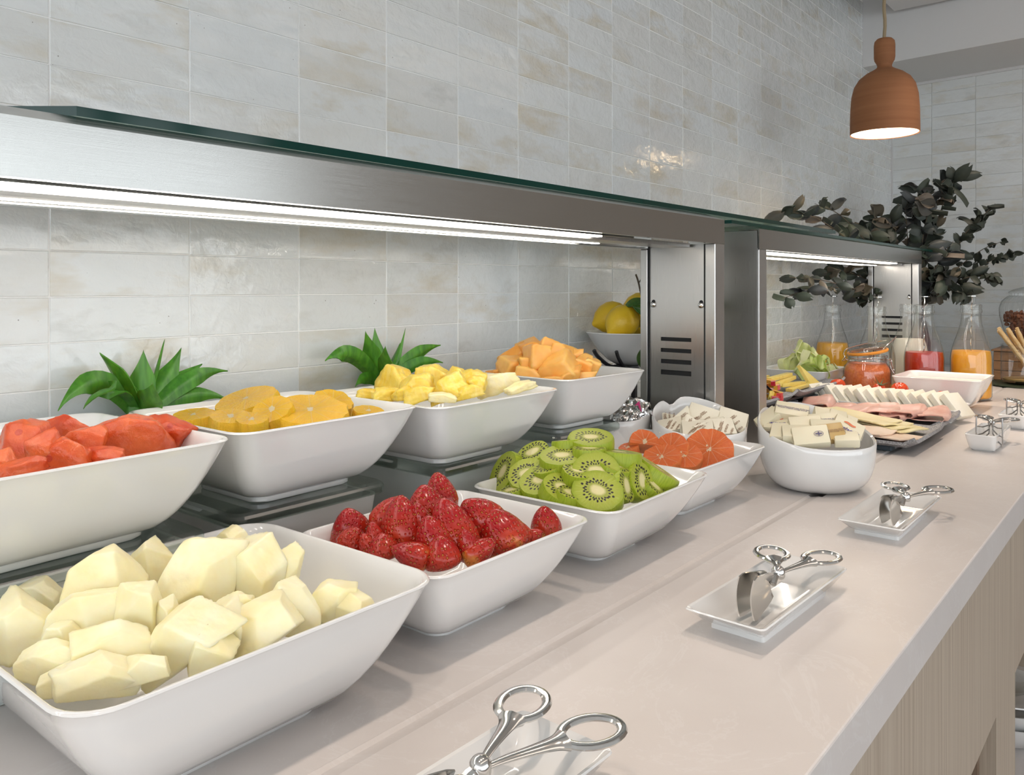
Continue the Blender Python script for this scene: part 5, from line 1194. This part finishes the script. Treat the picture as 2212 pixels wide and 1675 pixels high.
for k in range(520):
    a = rr.uniform(0, 2*pi); z = rr.uniform(.012, .118); rmax = .046 + .046*min(1, z/.1); q = rmax*math.sqrt(rr.uniform(.45, .92)) if z < .108 else rmax*math.sqrt(rr.uniform(0, .92))
    b = bmesh.new(); bmesh.ops.create_icosphere(b, subdivisions=1, radius=rr.uniform(.0055, .0085))
    for v in b.verts: v.co = v.co*rr.uniform(.75, 1.2) + Vector((q*cos(a), q*sin(a), z))
    me = bpy.data.meshes.new('t'); b.to_mesh(me); b.free(); cer.from_mesh(me); bpy.data.meshes.remove(me)
o = part('cereal', cer, 'cereal', cj, label='brown cereal clusters'); o['kind'] = 'stuff'
sjx, sjy = 2.868, .362
lm = solo('leaf_mat', sheet(10, 10, lambda u, v: ((2*u-1)*.105*math.sqrt(max(.02, 1-(2*v-1)**2*.96)), (2*v-1)*.105, .0022 + .003*(2*v-1)**2), .0022), 'leafmat', 'dark green leaf mat under the breadstick jar', 'mat', (sjx-.008, sjy, 0), ang=60)
sj = thing('breadstick_jar', 'clear glass tumbler jar of breadsticks on the leaf mat', 'jar', (sjx, sjy, .006))
part('glass_body', lathe([(0, .006), (.05, .001), (.060, .004), (.063, .012), (.063, .098), (.060, .106), (.0625, .110), (.0625, .116), (.059, .117), (.0585, .104)], 44, False, False), 'glass', sj)
part('paper_base', lathe([(0, .0085), (.055, .0085), (.057, .013), (0, .013)], 32, False, False), 'paper_gold', sj)
BS = ['breadstick at the edge of the jar fan, nearest the orange juice', 'second breadstick in the fan, counted from the juice side', 'third breadstick in the fan, counted from the juice side', 'fourth breadstick in the fan, counted from the juice side', 'middle breadstick of the fan in the jar', 'sixth breadstick in the fan, counted from the juice side', 'seventh breadstick in the fan, counted from the juice side', 'eighth breadstick in the fan, counted from the juice side', 'last breadstick of the fan, farthest from the juice bottles']
for k in range(9):
    a = -.9 + k*.24; off = Vector((cos(CR)*a*.030, sin(CR)*a*.030, 0)) + fy_*(.012*((k % 3)-1))
    bot = Vector((sjx, sjy, .024)) + rx_*(.028 + .004*(k % 4)) + fy_*(.012*((k % 3)-1)); top = Vector((sjx, sjy, .168 + .006*sin(k*2.3))) - rx_*.054 + off*1.25
    solo('breadstick', tube(spline([bot, bot.lerp(top, .35), bot.lerp(top, .7), top], 4), [.0050 + .0006*sin(i*2.1+k) for i in range(13)], 9), 'bread', BS[k], 'breadstick', group='breadsticks in the jar')

# ------------------------------------------------------------------ dried eucalyptus bouquet
EL = []
for k in range(5):
    w = (.030, .034, .026, .020, .030)[k]; l = (.034, .032, .042, .036, .028)[k]
    EL.append(mesh_bm('leaf', sheet(3, 5, lambda u, v, w=w, l=l, k=k: ((u-.5)*w*sin(pi*(.06+.9*v))**.7, l*v, .010*(2*u-1)**2*(1 if k % 2 else -1) - .010*v*v*(k % 3)), .0007), 'euc', True, 80))
bq = thing('eucalyptus_bouquet', 'large dark dried eucalyptus bouquet behind the second steel post', 'bouquet', (2.80, .66, 0))
part('vase', lathe([(0, 0), (.05, 0), (.056, .01), (.054, .12), (.040, .19), (.034, .215), (.038, .225), (.033, .226), (.030, .21), (0, .20)], 32, False, False), 'vase', bq)
er = random.Random(21); nleaf = 0; EXTRA = []
def branch(tip, sag, n, size, star=False, dens=1.0, base=(0, 0, .20)):
    global nleaf
    A = Vector(base); B = Vector(tip); mid = A.lerp(B, .5) + Vector((0, 0, sag)); pts = spline([A, A.lerp(mid, .6) + Vector((0, 0, sag*.25)), mid.lerp(B, .45) + Vector((0, 0, sag*.25)), B], 6)
    st = part('stem', tube(pts, [.0026*(1-.75*i/(len(pts)-1)) for i in range(len(pts))], 5), 'twig', bq)
    for k in range(n):
        t = .34 + .66*(k+.5)/n if dens == 1.0 else dens + (1-dens)*(k+.5)/n
        f = t*(len(pts)-1); i = min(int(f), len(pts)-2); p = pts[i].lerp(pts[i+1], f-i); d = (pts[i+1]-pts[i]).normalized()
        for sd in ((-1, 1) if er.random() < .75 else (er.choice((-1, 1)),)):
            me = er.choice(EL[2:4] if star else EL); nleaf += 1
            sidev = d.cross(Vector((er.uniform(-.5, .5), er.uniform(-.6, .6), 1))).normalized()*sd
            y = (d*er.uniform(.1, .9) + sidev*er.uniform(.6, 1.1) + Vector((er.uniform(-.3, .3), er.uniform(-.3, .3), er.uniform(-.4, .25)))).normalized()
            zz = Vector((er.uniform(-1, 1)-.5, er.uniform(-1, .4)-.5, er.uniform(-.3, 1))); x = y.cross(zz).normalized(); z2 = x.cross(y)
            M = Matrix((x, y, z2)).transposed().to_4x4(); M.translation = p; M = M @ Matrix.Scale(size*1.38*er.uniform(.8, 1.2), 4)
            if nleaf <= 300: link('leaf', me, st).matrix_local = M
            else: EXTRA.append((me, M))
for tip, sag, n, size, star in BRANCHES: branch(tip, sag, n, size, star)
mass = bmesh.new()
for me, M in EXTRA:
    b = bmesh.new(); b.from_mesh(me); transform(b, M); m2 = bpy.data.meshes.new('t'); b.to_mesh(m2); b.free(); mass.from_mesh(m2); bpy.data.meshes.remove(m2)
if EXTRA: part('leaf_mass', mass, 'euc', bq, ang=80)['kind'] = 'stuff'
# ------------------------------------------------------------------ lemon bowl, dried fruit, stored crockery
ls = thing('bowl_stand', 'black metal stand holding the lemon bowl behind the first steel post', 'stand', (1.305, .800, 0))
part('frame', join(*[box(sx*.046-.004, sx*.046+.004, sy*.045-.004, sy*.045+.004, 0, .138) for sx in (-1, 1) for sy in (-1, 1)], box(-.051, .051, -.051, .051, .132, .142), box(-.049, .049, -.049, .049, .05, .056), box(-.044, .044, -.043, .043, .0, .085)), 'black', ls, smooth=False)
part('arm', join(*[tube(spline([(-.012, k*.010, .146), (-.035, k*.016, .150), (-.062, k*.022, .168), (-.072, k*.024, .180)], 5), .0036, 6) for k in (-1, 1)], lathe([(0, .142), (.026, .142), (.024, .149), (0, .150)], 20, False, False)), 'black', ls)
solo('lemon_bowl', lathe([(0, .1505), (.022, .150), (.040, .160), (.060, .180), (.078, .2085), (.080, .2105), (.079, .212), (.075, .2105), (.056, .183), (.036, .164), (0, .157)], 48, False, False), 'porcelain', 'white flared bowl of lemons on the black stand', 'bowl', (1.308, .797, 0))
def lemon_bm(r): return lathe([(0, -1.32*r), (.14*r, -1.26*r), (.3*r, -1.1*r), (.66*r, -.82*r), (.92*r, -.4*r), (r, .05*r), (.93*r, .45*r), (.68*r, .84*r), (.36*r, 1.08*r), (.15*r, 1.16*r), (0, 1.18*r)], 28, False, False)
for k, (x, y, z, r, e, lab) in enumerate([(1.262, .782, .232, .030, (.5, .9, .3), 'yellow lemon at the open side of the bowl'), (1.292, .825, .238, .030, (1.2, .3, .8), 'yellow lemon at the back of the bowl, half behind a leaf'), (1.312, .775, .252, .032, (.9, -.6, .1), 'highest yellow lemon, partly hidden by the steel post'), (1.350, .80, .232, .031, (.2, 1.2, .5), 'lemon on the side of the bowl next to the steel posts')]):
    solo('lemon', lemon_bm(r), 'lemon', lab, 'lemon', (x, y, z), e, 'lemons in the bowl')
sp = thing('lemon_sprig', 'sprig of dark green lemon leaves lying over the lemons', 'leaves', (1.292, .752, .246))
part('twig', join(tube(spline([(0, 0, 0), (.005, .01, .03), (-.003, .012, .058), (-.012, .012, .072)], 5), .0018, 6), tube(spline([(.004, .008, .028), (.014, .006, .042), (.020, .004, .058)], 5), .0014, 6), tube([(-.003, .012, .056), (.004, .010, .064)], .0012, 5)), 'twig', sp)
def simple_leaf(w, l): return sheet(4, 8, lambda u, v: ((u-.5)*w*sin(pi*min(1, .05+v*.95))**.8, l*v, -.010*v*v + .006*(2*u-1)**2), .0009)
for k, (x, y, z, deg, tilt, w, l) in enumerate([(-.010, -.022, .012, 10, 35, .040, .060), (-.006, -.026, -.004, 95, 10, .030, .048), (-.012, -.028, -.006, 150, 20, .020, .046), (.004, -.030, -.012, 235, 0, .034, .046), (.012, -.030, -.004, 285, 10, .026, .062), (-.03, .02, .012, 25, 50, .022, .040), (-.030, -.012, -.06, 265, 0, .018, .034), (.020, -.030, .004, 60, 10, .026, .05)]):
    ca, sa_ = cos(radians(deg)), sin(radians(deg)); yv = (rx_*ca + Vector((0, 0, 1))*sa_); nv = (-fy_*cos(radians(tilt)) + Vector((0, 0, 1))*sin(radians(tilt))); xv = yv.cross(nv).normalized(); nv = xv.cross(yv)
    lf = part('leaf', simple_leaf(w, l), 'lemonleaf', sp, ang=80); M = Matrix((xv, yv, nv)).transposed().to_4x4(); M.translation = (x, y, z); lf.matrix_local = M
gb = solo('glass_bowl', lathe([(0, .002), (.030, 0), (.040, .02), (.046, .060), (.050, .094), (.0475, .094), (.0435, .060), (.038, .022), (0, .006)], 40, False, False), 'glass', 'clear glass bowl of brown dried fruit behind the foil portions', 'bowl', (1.192, .778, 0))
for k in range(7):
    a = k*2.4; q = .022*math.sqrt((k+.5)/9)
    solo('dried_fruit', chunk_bm(.030, .026, .014, 600+k, 3, .2, .2), 'dried', 'brown dried fruit piece in the clear glass bowl', 'fruit', (1.192 + q*cos(a), .778 + q*sin(a), .030 + .0085*k), (.5*sin(k), .5*cos(k*2), k), 'dried fruit in the glass bowl')
for k in range(2):
    solo('stored_bowl', lathe([(0, .004), (.04, 0), (.085, .018), (.115, .062), (.117, .070), (.113, .070), (.082, .022), (0, .009)], 40, False, False), 'porcelain', ('lower' if k == 0 else 'upper') + ' white bowl of the stack inside the counter niche', 'bowl', (2.285, .335, zb_ + .032*k), group='white bowls stored in the niche')
solo('stored_plate', lathe([(0, .004), (.05, 0), (.10, .010), (.118, .020), (.117, .023), (.10, .014), (0, .009)], 40, False, False), 'porcelain', 'white plate lying on the bowl stack inside the counter niche', 'plate', (2.285, .335, zb_ + .103))
solo('stored_glass_bowl', lathe([(0, .004), (.04, 0), (.07, .02), (.085, .055), (.082, .055), (.066, .022), (0, .008)], 40, False, False), 'glass', 'clear glass bowl on top of the niche stack', 'bowl', (2.285, .335, zb_ + .116))
bpy.context.view_layer.update()
